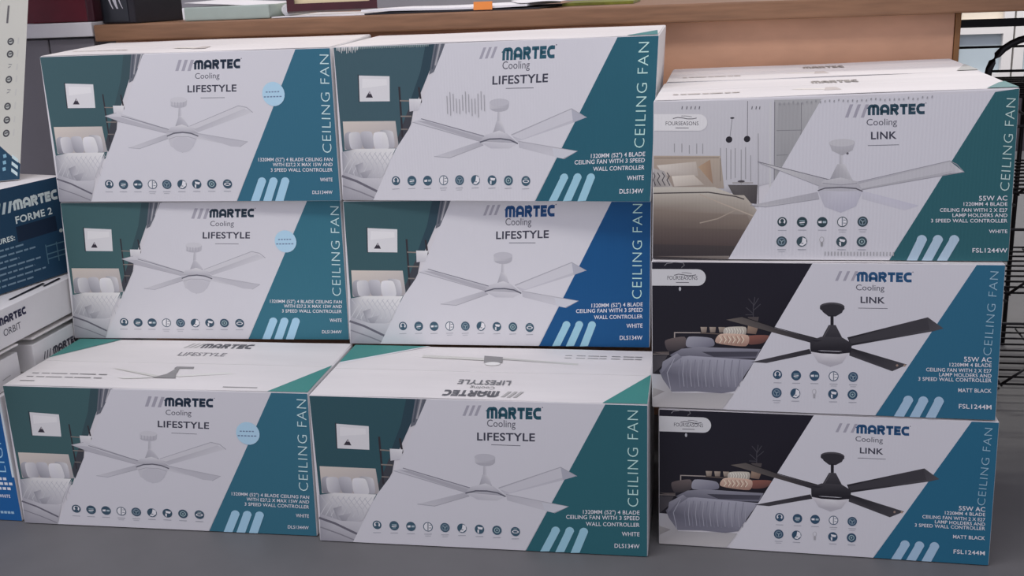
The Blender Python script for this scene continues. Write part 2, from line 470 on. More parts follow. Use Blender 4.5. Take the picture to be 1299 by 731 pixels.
('fan_picture','l',(150,148,163),.0033,[(.2075,.5918),(.2501,.6133)]),
('fan_picture','p',[(165,163,178),(182,180,195),(182,180,195),(160,158,172)],[(.4716,.644),(.4801,.6436),(.4778,.5723),(.4659,.5727)]),
('fan_picture','p',[(172,170,185),(196,194,207),(172,170,185),(150,148,163)],[(.4683,.584),(.4801,.5836),(.5,.5129),(.4524,.5144)]),
('fan_picture','l',(120,119,135),.0049,[(.4543,.5176),(.4983,.513)]),
('fan_picture','c',(165,163,178),(.4715,.6569),.0279,.0194),
('fan_picture','p',[(178,176,190),(168,166,180),(165,163,178),(178,176,190)],[(.4445,.6904),(.5029,.6879),(.4992,.6526),(.4442,.6548)]),
('fan_picture','c',(184,182,196),(.4734,.6908),.0287,.0193),
('fan_picture','l',(150,148,163),.0033,[(.4497,.6773),(.4481,.6482)]),
('fan_picture','l',(150,148,163),.0032,[(.4599,.6768),(.4583,.6477)]),
('fan_picture','l',(150,148,163),.0032,[(.4701,.6764),(.4684,.6473)]),
('fan_picture','l',(150,148,163),.0032,[(.4802,.676),(.4786,.6469)]),
('fan_picture','l',(150,148,163),.0033,[(.4903,.6756),(.4887,.6465)]),
('fan_picture','p',[(160,158,172),(182,180,195),(196,194,207),(182,180,195),(155,153,168)],[(.4194,.476),(.435,.5084),(.4753,.5267),(.5064,.5062),(.5329,.463)]),
('fan_picture','p',(172,170,185),[(.4194,.476),(.5329,.463),(.5286,.4467),(.4198,.453)]),
('fan_picture','p',[(178,176,190),(184,182,197),(180,178,193),(172,170,186),(170,168,184),(178,176,190)],[(.42,.4563),(.4754,.4679),(.5288,.45),(.5078,.3751),(.4681,.3364),(.4294,.3802)]),
('fan_picture','c',(176,174,189),(.4712,.3924),.0358,.0527),
('fan_picture','l',(88,88,102),.0082,[(.4196,.4497),(.4447,.4688),(.4758,.4744),(.5043,.467),(.5295,.4467)]),
('fan_picture','l',(150,148,163),.0033,[(.4253,.4298),(.4519,.4456),(.4945,.4444),(.5208,.4273)]),
('feature_icons','c',(55,75,95),(.1931,.125),.0156,.0298),
('feature_icons','c',(205,205,216),(.1932,.1267),.0105,.0201),
('feature_icons','c',(55,75,95),(.1935,.1315),.0061,.0116),
('feature_icons','p',(55,75,95),[(.1831,.1024),(.1868,.1202),(.1987,.1202),(.2001,.1023)]),
('feature_icons','l',(150,150,165),.0043,[(.176,.0716),(.2032,.0708)]),
('feature_icons','c',(55,75,95),(.2445,.1215),.0168,.0323),
('feature_icons','l',(140,160,175),.0051,[(.2365,.1296),(.2534,.1295)]),
('feature_icons','l',(205,205,216),.0065,[(.2357,.1167),(.2528,.1198)]),
('feature_icons','l',(140,160,175),.0045,[(.2376,.107),(.2494,.1069)]),
('feature_icons','l',(150,150,165),.0042,[(.2278,.0714),(.2547,.0707)]),
('feature_icons','c',(55,75,95),(.2966,.1212),.0167,.0322),
('feature_icons','p',(205,205,216),[(.2844,.127),(.2954,.1292),(.2945,.1148),(.2845,.1148)]),
('feature_icons','p',(150,165,180),[(.2986,.1276),(.3095,.1275),(.3087,.1147),(.2978,.1147)]),
('feature_icons','l',(150,150,165),.0042,[(.2801,.0713),(.3069,.0705)]),
('feature_icons','c',(55,75,95),(.3492,.1209),.0166,.0321),
('feature_icons','c',(205,205,216),(.3492,.1209),.014,.027),
('feature_icons','p',(120,125,140),[(.3487,.1465),(.3527,.1465),(.3497,.0952),(.3457,.0952)]),
('feature_icons','l',(120,125,140),.0051,[(.3532,.132),(.3615,.132)]),
('feature_icons','l',(120,125,140),.0051,[(.3521,.1128),(.3604,.1128)]),
('feature_icons','l',(150,150,165),.0042,[(.3329,.0711),(.3595,.0704)]),
('feature_icons','l',(160,160,174),.0038,[(.3355,.0582),(.3554,.0575)]),
('feature_icons','c',(55,75,95),(.4006,.1205),.0165,.0319),
('feature_icons','c',(110,125,145),(.4006,.1205),.0119,.023),
('feature_icons','c',(55,75,95),(.4006,.1205),.0091,.0175),
('feature_icons','l',(140,155,170),.0045,[(.3946,.1302),(.4006,.1205),(.4076,.1269)]),
('feature_icons','l',(140,155,170),.0044,[(.4006,.1205),(.3997,.1046)]),
('feature_icons','l',(150,150,165),.0042,[(.3845,.071),(.411,.0703)]),
('feature_icons','l',(160,160,174),.0038,[(.3871,.0581),(.4069,.0574)]),
('feature_icons','c',(55,75,95),(.4543,.1202),.0164,.0319),
('feature_icons','p',(205,205,216),[(.4583,.1472),(.4683,.136),(.4685,.1106),(.4561,.0931),(.4449,.0979),(.4541,.117)]),
('feature_icons','l',(55,75,95),.0051,[(.4521,.1091),(.4586,.109)]),
('feature_icons','l',(150,150,165),.0041,[(.4384,.0708),(.4646,.0701)]),
('feature_icons','c',(55,75,95),(.5068,.1216),.0163,.0318),
('feature_icons','p',(205,205,216),[(.5013,.1391),(.5196,.1326),(.5156,.1183),(.502,.1232)]),
('feature_icons','p',(205,205,216),[(.4993,.1184),(.505,.1184),(.5038,.0946),(.4991,.0994)]),
('feature_icons','l',(150,150,165),.0041,[(.4911,.0723),(.5172,.0716)]),
('feature_icons','c',(55,75,95),(.5598,.1212),.0161,.0316),
('feature_icons','c',(150,170,180),(.5598,.1212),.0097,.0189),
('feature_icons','c',(55,75,95),(.5598,.1212),.0073,.0142),
('feature_icons','c',(140,160,170),(.5598,.1212),.0029,.0057),
('feature_icons','l',(150,150,165),.0042,[(.5443,.0722),(.5701,.0715)]),
('feature_icons','c',(55,75,95),(.6149,.1209),.016,.0315),
('feature_icons','c',(205,205,216),(.6148,.1193),.0116,.0107),
('feature_icons','c',(55,75,95),(.6148,.1193),.008,.0063),
('feature_icons','l',(150,165,175),.0044,[(.6094,.1383),(.6222,.1382)]),
('feature_icons','l',(150,150,165),.0041,[(.5996,.072),(.6253,.0713)]),
('round_sticker','c',(160,190,220),(.8003,.7147),.0379,.079),
('round_sticker','l',(96,116,150),.0078,[(.775,.7284),(.7815,.7289)]),
('round_sticker','l',(96,116,150),.0079,[(.7847,.7286),(.7912,.7291)]),
('round_sticker','l',(96,116,150),.0079,[(.7945,.7288),(.801,.7293)]),
('round_sticker','l',(96,116,150),.0079,[(.8042,.729),(.8107,.7295)]),
('round_sticker','l',(96,116,150),.0079,[(.8139,.7292),(.8204,.7296)]),
('round_sticker','l',(96,116,150),.0079,[(.767,.6972),(.7744,.6975)]),
('round_sticker','l',(96,116,150),.0078,[(.7776,.6973),(.7849,.6977)]),
('round_sticker','l',(96,116,150),.0079,[(.7882,.6975),(.7955,.6978)]),
('round_sticker','l',(96,116,150),.0079,[(.7987,.6977),(.8061,.698)]),
('round_sticker','l',(96,116,150),.0078,[(.8093,.6978),(.8166,.6981)]),
('round_sticker','l',(96,116,150),.0079,[(.8198,.698),(.8271,.6983)]),
('vertical_lettering','t','CEILING FAN',(.9807,.3229),(.9937,.9576),(.9511,.3251),(178,200,212),'thin'),
('product_lettering','t','1320MM (52") 4 BLADE CEILING FAN',(.7294,.2726),(.9818,.2685),(.7304,.2954),(205,215,225),'s'),
('product_lettering','t','WITH E27,2 X MAX 15W AND',(.7774,.2376),(.9806,.2348),(.7784,.2604),(205,215,225),'s'),
('product_lettering','t','3 SPEED WALL CONTROLLER',(.7692,.2018),(.9792,.1994),(.7702,.2247),(205,215,225),'s'),
('finish_lettering','t','WHITE',(.9348,.1335),(.9768,.1332),(.9357,.1578),(205,215,225),'s'),
('model_lettering','t','DLS1344W',(.9054,.049),(.9736,.0489),(.9064,.0718),(205,215,225),'s'),
('slanted_bars','p',(150,185,215),[(.6913,.003),(.7206,.003),(.75,.1357),(.7494,.1467),(.7467,.156),(.7423,.1623),(.7368,.1645),(.7311,.1624),(.7261,.1562),(.7225,.1469),(.7209,.1359)]),
('slanted_bars','p',(150,185,215),[(.734,.003),(.7631,.003),(.7897,.1354),(.7891,.1464),(.7864,.1557),(.782,.1619),(.7766,.1641),(.7709,.162),(.766,.1558),(.7624,.1466),(.7608,.1356)]),
('slanted_bars','p',(150,185,215),[(.7756,.003),(.8046,.003),(.8301,.1351),(.8294,.146),(.8267,.1553),(.8223,.1616),(.8169,.1638),(.8113,.1617),(.8064,.1555),(.8029,.1462),(.8013,.1353)]),
],
'plain': [
('bedroom_picture','p','WALL',[(.002,.997),(.3393,.997),(.1903,.3016),(.0108,.3047)]),
('bedroom_picture','p',(42,62,76),[(.2986,.997),(.3327,.997),(.3106,.8425),(.2407,.5343),(.2372,.6171),(.2786,.8279)]),
('bedroom_picture','p',(95,98,112),[(.3259,.997),(.3718,.997),(.3216,.8257),(.3069,.8103)]),
('bedroom_picture','l',(70,75,90),.0107,[(.334,.997),(.3175,.8428)]),
('bedroom_picture','l',(150,148,160),.0106,[(.3443,.997),(.3272,.8655)]),
('bedroom_picture','l',(85,88,102),.0106,[(.3545,.997),(.3368,.8882)]),
('bedroom_picture','l',(165,162,174),.0106,[(.3621,.997),(.344,.9052)]),
('bedroom_picture','p',(45,52,62),[(.0757,.8252),(.0814,.8183),(.08,.6463),(.074,.6499)]),
('bedroom_picture','p',(196,194,206),[(.0795,.8168),(.1795,.8069),(.1769,.6492),(.0777,.6514)]),
('bedroom_picture','p',(205,203,214),[(.0905,.7965),(.1696,.7893),(.1697,.7516),(.088,.7355)]),
('bedroom_picture','p',(52,48,60),[(.0981,.6755),(.1126,.7179),(.122,.6745)]),
('bedroom_picture','p',(150,145,158),[(.1086,.6983),(.1126,.7179),(.1165,.6979)]),
('bedroom_picture','p',(58,60,70),[(.2357,.5924),(.2536,.6),(.243,.5011),(.204,.3484),(.1974,.4107)]),
('bedroom_picture','l',(48,44,52),.0131,[(.2093,.7399),(.211,.6181),(.2139,.4186)]),
('bedroom_picture','l',(48,44,52),.0131,[(.2726,.7338),(.2784,.632)]),
('bedroom_picture','l',(120,112,112),.0088,[(.2096,.6512),(.274,.6453)]),
('bedroom_picture','l',(120,112,112),.0088,[(.2102,.5519),(.2461,.5507)]),
('bedroom_picture','l',(110,104,106),.0089,[(.2101,.4688),(.2321,.4682)]),
('bedroom_picture','p',[(196,194,206),(205,203,214),(180,178,192),(176,174,188)],[(.2401,.6615),(.2801,.6598),(.2723,.5911),(.2402,.5807)]),
('bedroom_picture','p',[(190,180,180),(178,170,174),(150,145,155),(165,158,164)],[(.0175,.5248),(.1924,.5226),(.2005,.3485),(.0187,.3386)]),
('bedroom_picture','p',[(150,149,163),(153,151,165),(156,154,168),(159,157,171),(162,160,174),(165,163,177),(157,155,169),(150,148,162),(142,141,155),(135,134,148),(128,127,141),(124,123,137),(120,120,134),(117,116,130),(113,113,127),(110,110,124),(118,117,131),(126,125,139),(134,133,147),(142,141,155)],[(.0212,.4382),(.0245,.4467),(.0292,.4522),(.0343,.4558),(.0391,.4571),(.0429,.4537),(.0454,.4375),(.0474,.4151),(.0489,.3911),(.0498,.3682),(.0493,.3506),(.045,.3437),(.0389,.3403),(.0324,.3389),(.0261,.3397),(.0214,.3448),(.0198,.3594),(.0192,.3798),(.0192,.4015),(.0197,.4223)]),
('bedroom_picture','p',[(196,194,205),(192,190,201),(188,186,198),(184,182,194),(180,178,191),(176,174,188),(170,168,182),(164,162,176),(158,156,170),(152,150,164),(146,144,159),(152,150,165),(158,156,171),(165,163,177),(171,169,183),(178,176,190),(181,179,193),(185,183,196),(188,186,199),(192,190,202)],[(.0365,.4443),(.0418,.4511),(.0493,.4544),(.0574,.4557),(.0651,.4548),(.0711,.4498),(.0744,.4344),(.0767,.4134),(.0784,.3909),(.0791,.3695),(.078,.3534),(.0721,.3466),(.0639,.3433),(.055,.3419),(.0465,.3428),(.0399,.3477),(.0371,.3632),(.0356,.3844),(.0348,.4069),(.0348,.4283)]),
('bedroom_picture','p',[(168,166,180),(170,168,182),(173,171,185),(176,174,188),(179,177,191),(182,180,194),(176,174,188),(170,168,182),(164,162,177),(158,156,171),(152,150,166),(147,145,161),(142,140,156),(137,136,151),(132,131,146),(128,127,142),(136,134,149),(144,142,157),(152,150,164),(160,158,172)],[(.0748,.4499),(.0806,.4563),(.0887,.4589),(.0975,.4594),(.1059,.4578),(.1124,.4521),(.1151,.436),(.1166,.4143),(.1174,.3911),(.1174,.3692),(.1158,.3528),(.1109,.3463),(.1038,.3436),(.0962,.343),(.0889,.3446),(.0832,.3502),(.0797,.3664),(.0771,.3883),(.0751,.4115),(.074,.4335)]),
('bedroom_picture','p',[(150,148,160),(158,156,168),(166,164,176),(175,173,185),(183,181,193),(192,190,202),(185,183,196),(179,177,190),(172,170,184),(166,164,178),(160,158,173),(157,155,170),(154,152,167),(151,149,164),(148,146,161),(146,144,158),(146,144,158),(147,145,158),(148,146,159),(149,147,159)],[(.1403,.4613),(.1464,.4662),(.1553,.4667),(.165,.4649),(.1744,.4611),(.1819,.4538),(.1846,.4373),(.1861,.4155),(.1869,.3924),(.187,.3708),(.1856,.3549),(.1822,.3494),(.1769,.348),(.1711,.3489),(.1653,.3519),(.1605,.3586),(.1551,.3758),(.1499,.3985),(.1452,.4224),(.1415,.4449)]),
('bedroom_picture','p',[(212,210,219),(210,208,217),(208,206,216),(207,205,214),(205,203,213),(204,202,212),(201,199,209),(198,196,207),(195,193,204),(192,190,202),(190,188,200),(187,185,198),(185,183,196),(182,180,194),(180,178,192),(178,176,190),(184,182,195),(191,189,201),(198,196,207),(205,203,213)],[(.1193,.4453),(.1254,.4517),(.1339,.4543),(.143,.4548),(.1517,.4532),(.1584,.4475),(.1624,.4315),(.1652,.4097),(.1672,.3866),(.1682,.3647),(.167,.3484),(.1598,.3419),(.1498,.3393),(.1391,.3388),(.1289,.3404),(.121,.3461),(.1181,.3622),(.1169,.384),(.1164,.4072),(.117,.429)]),
('bedroom_picture','p',[(140,140,156),(196,194,204),(205,203,213),(196,194,206),(170,168,182),(152,151,166),(140,139,154)],[(.0086,.3252),(.0589,.3446),(.1896,.3454),(.1683,.2648),(.1414,.1563),(.0896,.1362),(.0074,.1815)]),
('bedroom_picture','l',(170,169,183),.0046,[(.0154,.3183),(.0404,.236),(.0465,.1674)]),
('bedroom_picture','l',(178,177,190),.0045,[(.0557,.3243),(.0269,.2498),(.0074,.1815)]),
('bedroom_picture','l',(170,169,183),.0046,[(.0326,.318),(.0576,.2357),(.0637,.1672)]),
('bedroom_picture','l',(178,177,190),.0045,[(.0728,.324),(.0441,.2496),(.0248,.1813)]),
('bedroom_picture','l',(170,169,183),.0045,[(.0498,.3176),(.0748,.2355),(.0809,.1671)]),
('bedroom_picture','l',(178,177,190),.0045,[(.0899,.3237),(.0613,.2493),(.042,.1811)]),
('bedroom_picture','l',(170,169,183),.0045,[(.0669,.3173),(.0919,.2353),(.0981,.1669)]),
('bedroom_picture','l',(178,177,190),.0046,[(.1069,.3234),(.0784,.2491),(.0592,.181)]),
('bedroom_picture','l',(170,169,183),.0045,[(.084,.317),(.109,.2351),(.1152,.1668)]),
('bedroom_picture','l',(178,177,190),.0045,[(.124,.323),(.0956,.2489),(.0764,.1808)]),
('bedroom_picture','l',(170,169,183),.0045,[(.1011,.3167),(.1261,.2348),(.1323,.1666)]),
('bedroom_picture','l',(178,177,190),.0045,[(.1409,.3227),(.1126,.2486),(.0936,.1806)]),
('bedroom_picture','l',(170,169,183),.0045,[(.1181,.3164),(.1431,.2346),(.1493,.1665)]),
('bedroom_picture','l',(178,177,190),.0045,[(.1579,.3224),(.1297,.2484),(.1107,.1805)]),
('bedroom_picture','l',(170,169,183),.0045,[(.1351,.3161),(.1601,.2344),(.1663,.1663)]),
('bedroom_picture','l',(178,177,190),.0045,[(.1748,.3221),(.1467,.2481),(.1278,.1803)]),
('bedroom_picture','l',(170,169,183),.0045,[(.1521,.3158),(.177,.2342),(.1833,.1662)]),
('bedroom_picture','l',(178,177,190),.0045,[(.1916,.3218),(.1636,.2479),(.1448,.1801)]),
('bedroom_picture','p',[(132,131,146),(160,158,172),(176,174,188),(140,139,154)],[(.0513,.2358),(.078,.2559),(.0791,.1671),(.0621,.157)]),
('bedroom_picture','p',[(140,139,154),(168,166,180),(128,127,142)],[(.0658,.1843),(.1082,.2095),(.0819,.1294)]),
('bedroom_picture','p',[(155,153,168),(176,174,188),(180,178,192),(150,148,162),(135,133,148)],[(.0074,.1935),(.0725,.15),(.1428,.1495),(.1189,.003),(.002,.003)]),
('bedroom_picture','l',(95,93,108),.0161,[(.0035,.1643),(.0529,.1295),(.1258,.057)]),
('bedroom_picture','l',(120,118,132),.0093,[(.0052,.0988),(.066,.0554),(.1174,.0123)]),
('bedroom_picture','p',[(190,188,203),(190,188,203),(178,176,190)],[(.1931,.3436),(.1464,.1494),(.1709,.2766)]),
('white_field','p',(190,188,203),[(.3606,.997),(.8817,.997),(.6391,.003),(.1062,.003),(.1908,.3425),(.2547,.523)]),
('colour_band','p','BAND',[(.8799,.997),(.998,.997),(.998,.003),(.6411,.003)]),
('brand_lettering','p',(150,147,165),[(.4789,.9646),(.4875,.9652),(.4738,.8968),(.4651,.8961)]),
('brand_lettering','p',(150,147,165),[(.4962,.9658),(.5048,.9665),(.4912,.8982),(.4825,.8975)]),
('brand_lettering','p',(150,147,165),[(.5135,.9671),(.5221,.9677),(.5085,.8995),(.4999,.8988)]),
('brand_lettering','t','#LOGO',(.5365,.8828),(.6952,.887),(.5377,.9584),'MC','logo'),
('brand_lettering','c',(110,110,125),(.7003,.9656),.002,.0044),
('brand_lettering','t','Cooling',(.5367,.8301),(.6204,.8308),(.5374,.8765),(75,75,90),'n'),
('brand_lettering','t','LIFESTYLE',(.5054,.7384),(.676,.7455),(.5063,.7894),(58,58,74),'b'),
('brand_lettering','l',(85,85,98),.0042,[(.5474,.7125),(.6332,.7121)]),
('fan_picture','p',[(165,163,178),(172,170,185),(172,170,185),(172,170,185),(176,174,190)],[(.5644,.4226),(.7493,.5803),(.7954,.5262),(.7505,.4915),(.5831,.3816)]),
('fan_picture','p',(184,182,197),[(.5643,.4183),(.7493,.576),(.7563,.5134),(.5978,.3963)]),
('fan_picture','p',(158,158,176),[(.7493,.5803),(.7954,.5262),(.7552,.4963)]),
('fan_picture','l',(150,148,163),.0043,[(.5644,.4248),(.7493,.5803),(.7963,.5242)]),
('fan_picture','p',[(172,170,185),(178,176,190),(184,182,197),(170,168,183)],[(.586,.3819),(.7698,.3189),(.7261,.2723),(.5893,.3433)]),
('fan_picture','p',(182,182,198),[(.6926,.3391),(.7698,.3189),(.7261,.2723),(.6997,.2839)]),
('fan_picture','l',(150,148,163),.0043,[(.586,.3841),(.7698,.3189),(.728,.2704)]),
('fan_picture','p',[(180,178,193),(165,163,178),(160,158,173),(178,176,190)],[(.3159,.2911),(.4614,.3842),(.4758,.3641),(.3681,.2845)]),
('fan_picture','l',(150,148,163),.0044,[(.3159,.2911),(.3681,.2822),(.4757,.3619)]),
('fan_picture','p',[(180,178,193),(184,182,197),(165,163,178),(170,168,183)],[(.2484,.5135),(.2772,.5342),(.4816,.4172),(.4663,.3848)]),
('fan_picture','p',(158,156,171),[(.2647,.5196),(.295,.5185),(.4716,.4072),(.4673,.3849)]),
('fan_picture','l',(115,114,130),.0055,[(.2772,.5342),(.4835,.4152)]),
('fan_picture','l',(150,148,163),.0044,[(.2484,.5135),(.4663,.3848)]),
('fan_picture','p',[(165,163,178),(188,186,200),(186,184,198),(160,158,173)],[(.5221,.5732),(.5299,.574),(.5307,.5009),(.519,.4996)]),
('fan_picture','p',[(172,170,185),(194,192,205),(172,170,185),(150,148,163)],[(.5182,.5124),(.5356,.5057),(.5443,.4419),(.5074,.4419)]),
('fan_picture','l',(115,114,130),.0043,[(.5074,.4419),(.5443,.4397)]),
('fan_picture','c',(160,158,173),(.5263,.5951),.029,.0258),
('fan_picture','p',[(178,176,190),(163,161,176),(160,158,173),(176,174,188)],[(.4967,.6221),(.5577,.6283),(.5562,.5939),(.4971,.5878)]),
('fan_picture','c',(172,170,185),(.5268,.6273),.0309,.0236),
('fan_picture','p',[(160,158,172),(180,178,193),(192,190,204),(180,178,193),(150,148,164)],[(.4633,.3844),(.4817,.4259),(.5261,.4528),(.55,.4339),(.584,.373)]),
('fan_picture','p',[(178,176,191),(186,184,199),(178,176,190),(170,168,184)],[(.4642,.3801),(.5839,.3687),(.5583,.3394),(.4999,.3408)]),
('fan_picture','l',(85,85,100),.0087,[(.4642,.3801),(.496,.3993),(.5301,.4012),(.561,.3919),(.5849,.3688)]),
('feature_icons','c',(58,82,102),(.1862,.1333),.0139,.0304),
('feature_icons','c',(205,205,216),(.1862,.1349),.0094,.0204),
('feature_icons','c',(58,82,102),(.1864,.1399),.0054,.0119),
('feature_icons','p',(58,82,102),[(.178,.1091),(.1808,.1276),(.1913,.1291),(.1931,.1112)]),
('feature_icons','l',(150,150,165),.0044,[(.1726,.077),(.1968,.0798)]),
('feature_icons','c',(58,82,102),(.2398,.133),.015,.033),
('feature_icons','l',(140,160,175),.0052,[(.2326,.1401),(.2475,.1422)]),
('feature_icons','l',(205,205,216),.0066,[(.2322,.127),(.2473,.1324)]),
('feature_icons','l',(140,160,175),.0046,[(.2342,.1174),(.2447,.1189)]),
('feature_icons','l',(150,150,165),.0043,[(.2266,.0802),(.2505,.0829)]),
('feature_icons','c',(58,82,102),(.292,.1335),.0148,.0328),
('feature_icons','p',(205,205,216),[(.281,.1378),(.2907,.1415),(.2904,.1267),(.2815,.1255)]),
('feature_icons','p',(150,165,180),[(.2937,.1402),(.3033,.1416),(.303,.1285),(.2934,.1271)]),
('feature_icons','l',(150,150,165),.0043,[(.2789,.0809),(.3027,.0837)]),
('feature_icons','c',(58,82,102),(.3448,.1364),.0147,.0326),
('feature_icons','c',(205,205,216),(.3448,.1364),.0124,.0274),
('feature_icons','p',(120,125,140),[(.3436,.1622),(.3472,.1627),(.346,.1105),(.3425,.11)]),
('feature_icons','l',(120,125,140),.0052,[(.348,.1482),(.3554,.1493)]),
('feature_icons','l',(120,125,140),.0053,[(.3476,.1287),(.3549,.1297)]),
('feature_icons','l',(150,150,165),.0043,[(.332,.0841),(.3555,.0868)]),
('feature_icons','l',(160,160,174),.004,[(.3346,.0714),(.3523,.0733)]),
('feature_icons','c',(58,82,102),(.3972,.1371),.0145,.0325),
('feature_icons','c',(110,125,145),(.3972,.1371),.0104,.0234),
('feature_icons','c',(58,82,102),(.3972,.1371),.008,.0179),
('feature_icons','l',(140,155,170),.0046,[(.3915,.146),(.3972,.1371),(.4031,.1444)]),
('feature_icons','l',(140,155,170),.0046,[(.3972,.1371),(.3968,.1208)]),
('feature_icons','l',(150,150,165),.0042,[(.3845,.0849),(.4078,.0877)]),
('feature_icons','l',(160,160,174),.0039,[(.3872,.0723),(.4047,.0742)]),
('feature_icons','c',(58,82,102),(.4491,.1377),.0144,.0324),
('feature_icons','p',(205,205,216),[(.4517,.1655),(.4609,.1555),(.4619,.1299),(.4515,.1106),(.4414,.114),(.449,.1345)]),
('feature_icons','l',(58,82,102),.0052,[(.4474,.1262),(.4532,.127)]),
('feature_icons','l',(150,150,165),.0042,[(.4366,.0858),(.4597,.0885)]),
('feature_icons','c',(58,82,102),(.5025,.1364),.0143,.0322),
('feature_icons','p',(205,205,216),[(.497,.1533),(.5134,.1492),(.5103,.1343),(.4982,.1374)]),
('feature_icons','p',(205,205,216),[(.496,.1323),(.501,.133),(.5006,.1088),(.4964,.113)]),
('feature_icons','l',(150,150,165),.0042,[(.4902,.0847),(.5131,.0875)]),
('feature_icons','c',(58,82,102),(.5554,.1351),.0142,.0321),
('feature_icons','c',(150,170,180),(.5554,.1351),.0085,.0192),
('feature_icons','c',(58,82,102),(.5554,.1351),.0064,.0144),
('feature_icons','c',(140,160,170),(.5554,.1351),.0026,.0057),
('feature_icons','l',(150,150,165),.0042,[(.5433,.0837),(.5661,.0864)]),
('feature_icons','c',(58,82,102),(.6108,.1321),.014,.032),
('feature_icons','c',(205,205,216),(.6108,.1305),.0101,.0109),
('feature_icons','c',(58,82,102),(.6108,.1305),.007,.0064),
('feature_icons','l',(150,165,175),.0044,[(.6054,.1488),(.6166,.1504)]),
('feature_icons','l',(150,150,165),.0041,[(.5989,.0808),(.6214,.0835)]),
('vertical_lettering','t','CEILING FAN',(.9726,.3368),(.9726,.9638),(.9426,.3371),(170,200,205),'thin'),
('product_lettering','t','1320MM (52") 4 BLADE',(.8125,.2752),(.9762,.2866),(.8127,.301),(205,215,225),'s'),
('product_lettering','t','CEILING FAN WITH 3 SPEED',(.7626,.2362),(.9762,.2485),(.7628,.2621),(205,215,225),'s'),
('product_lettering','t','WALL CONTROLLER',(.8205,.1947),(.9762,.2039),(.8206,.2205),(205,215,225),'s'),
('finish_lettering','t','WHITE',(.925,.1367),(.9762,.14),(.925,.1646),(205,215,225),'s'),
('model_lettering','t','DLS134W',(.9036,.0538),(.9762,.0564),(.9037,.0819),(205,215,225),'s'),
('slanted_bars','p',(140,180,205),[(.6836,.003),(.7105,.0063),(.7441,.1513),(.7431,.1628),(.7404,.1723),(.7361,.1783),(.731,.1799),(.7259,.1768),(.7216,.1696),(.7186,.1593),(.7175,.1475)]),
('slanted_bars','p',(140,180,205),[(.7286,.003),(.7553,.0067),(.7856,.153),(.7847,.1644),(.7819,.1739),(.7776,.1798),(.7726,.1814),(.7675,.1784),(.7632,.1712),(.7603,.1609),(.7592,.1491)]),
('slanted_bars','p',(140,180,205),[(.7742,.0031),(.8007,.0073),(.8268,.1524),(.8259,.1639),(.8231,.1733),(.8189,.1792),(.8139,.1808),(.8089,.1778),(.8046,.1706),(.8017,.1604),(.8006,.1486)]),
],
'black_fan': [
('bedroom_picture','p',[(30,29,40),(30,28,40),(27,25,34),(30,28,34),(32,30,38)],[(.002,.997),(.472,.997),(.3332,.432),(.2743,.2093),(.002,.1914)]),
('bedroom_picture','l',(120,118,128),.0039,[(.0394,.9731),(.0464,.9887),(.0639,.9928)]),
('bedroom_picture','l',(110,108,118),.0039,[(.0726,.9968),(.0952,.9931),(.0986,.9776),(.09,.9619)]),
('bedroom_picture','c',(165,165,178),(.0856,.8212),.0035,.0138),
('bedroom_picture','l',(62,60,70),.0049,[(.3036,.6372),(.303,.725),(.2883,.7634)]),
('bedroom_picture','l',(62,60,70),.0049,[(.3033,.686),(.3242,.7294)]),
('bedroom_picture','l',(62,60,70),.0048,[(.3017,.6664),(.2819,.7049)]),
('bedroom_picture','l',(62,60,70),.0049,[(.304,.7153),(.318,.7681)]),
('bedroom_picture','l',(62,60,70),.0049,[(.3026,.6567),(.2804,.656)]),
('bedroom_picture','l',(62,60,70),.0048,[(.3024,.6957),(.307,.7736)]),
('bedroom_picture','p',(72,66,70),[(.2874,.6425),(.3197,.6436),(.315,.5847),(.2911,.5838)]),
('bedroom_picture','l',(150,140,142),.007,[(.0693,.4665),(.0694,.5258),(.1473,.529)]),
('bedroom_picture','l',(96,84,82),.006,[(.1473,.5274),(.3478,.5125)]),
('bedroom_picture','p',[(160,146,140),(140,126,120),(105,94,92),(122,110,106)],[(.1473,.5677),(.1672,.5685),(.165,.5315),(.1503,.5308)]),
('bedroom_picture','p',[(160,146,140),(140,126,120),(105,94,92),(122,110,106)],[(.1738,.5687),(.1936,.5695),(.1915,.5326),(.1768,.532)]),
('bedroom_picture','p',[(160,146,140),(140,126,120),(105,94,92),(122,110,106)],[(.2009,.5698),(.2207,.5705),(.2186,.5337),(.204,.5331)]),
('bedroom_picture','p',[(186,180,178),(184,177,175),(182,175,172),(180,172,169),(178,170,166),(176,168,164),(168,160,156),(161,152,149),(154,145,142),(147,137,135),(140,130,128),(144,134,132),(148,138,137),(152,143,142),(156,147,147),(160,152,152),(165,157,157),(170,163,162),(175,168,167),(180,174,172)],[(.2221,.5676),(.232,.5721),(.245,.5748),(.2586,.5764),(.2715,.5768),(.2808,.5747),(.2839,.5649),(.2845,.5517),(.2838,.5376),(.2818,.5243),(.2777,.5144),(.268,.512),(.2549,.512),(.2412,.5133),(.2283,.5157),(.2189,.5198),(.2158,.5276),(.2153,.5381),(.216,.5493),(.218,.5598)]),
('bedroom_picture','l',(205,200,198),.0044,[(.2229,.564),(.2274,.5441),(.2245,.5239)]),
('bedroom_picture','l',(205,200,198),.0044,[(.2309,.5643),(.2354,.5444),(.2325,.5242)]),
('bedroom_picture','l',(205,200,198),.0044,[(.2389,.5646),(.2434,.5447),(.2406,.5246)]),
('bedroom_picture','l',(205,200,198),.0043,[(.2469,.5649),(.2514,.5451),(.2486,.5249)]),
('bedroom_picture','l',(205,200,198),.0043,[(.2549,.5652),(.2594,.5454),(.2566,.5253)]),
('bedroom_picture','l',(205,200,198),.0043,[(.2629,.5655),(.2674,.5457),(.2646,.5256)]),
('bedroom_picture','l',(205,200,198),.0044,[(.2709,.5659),(.2754,.546),(.2726,.5259)]),
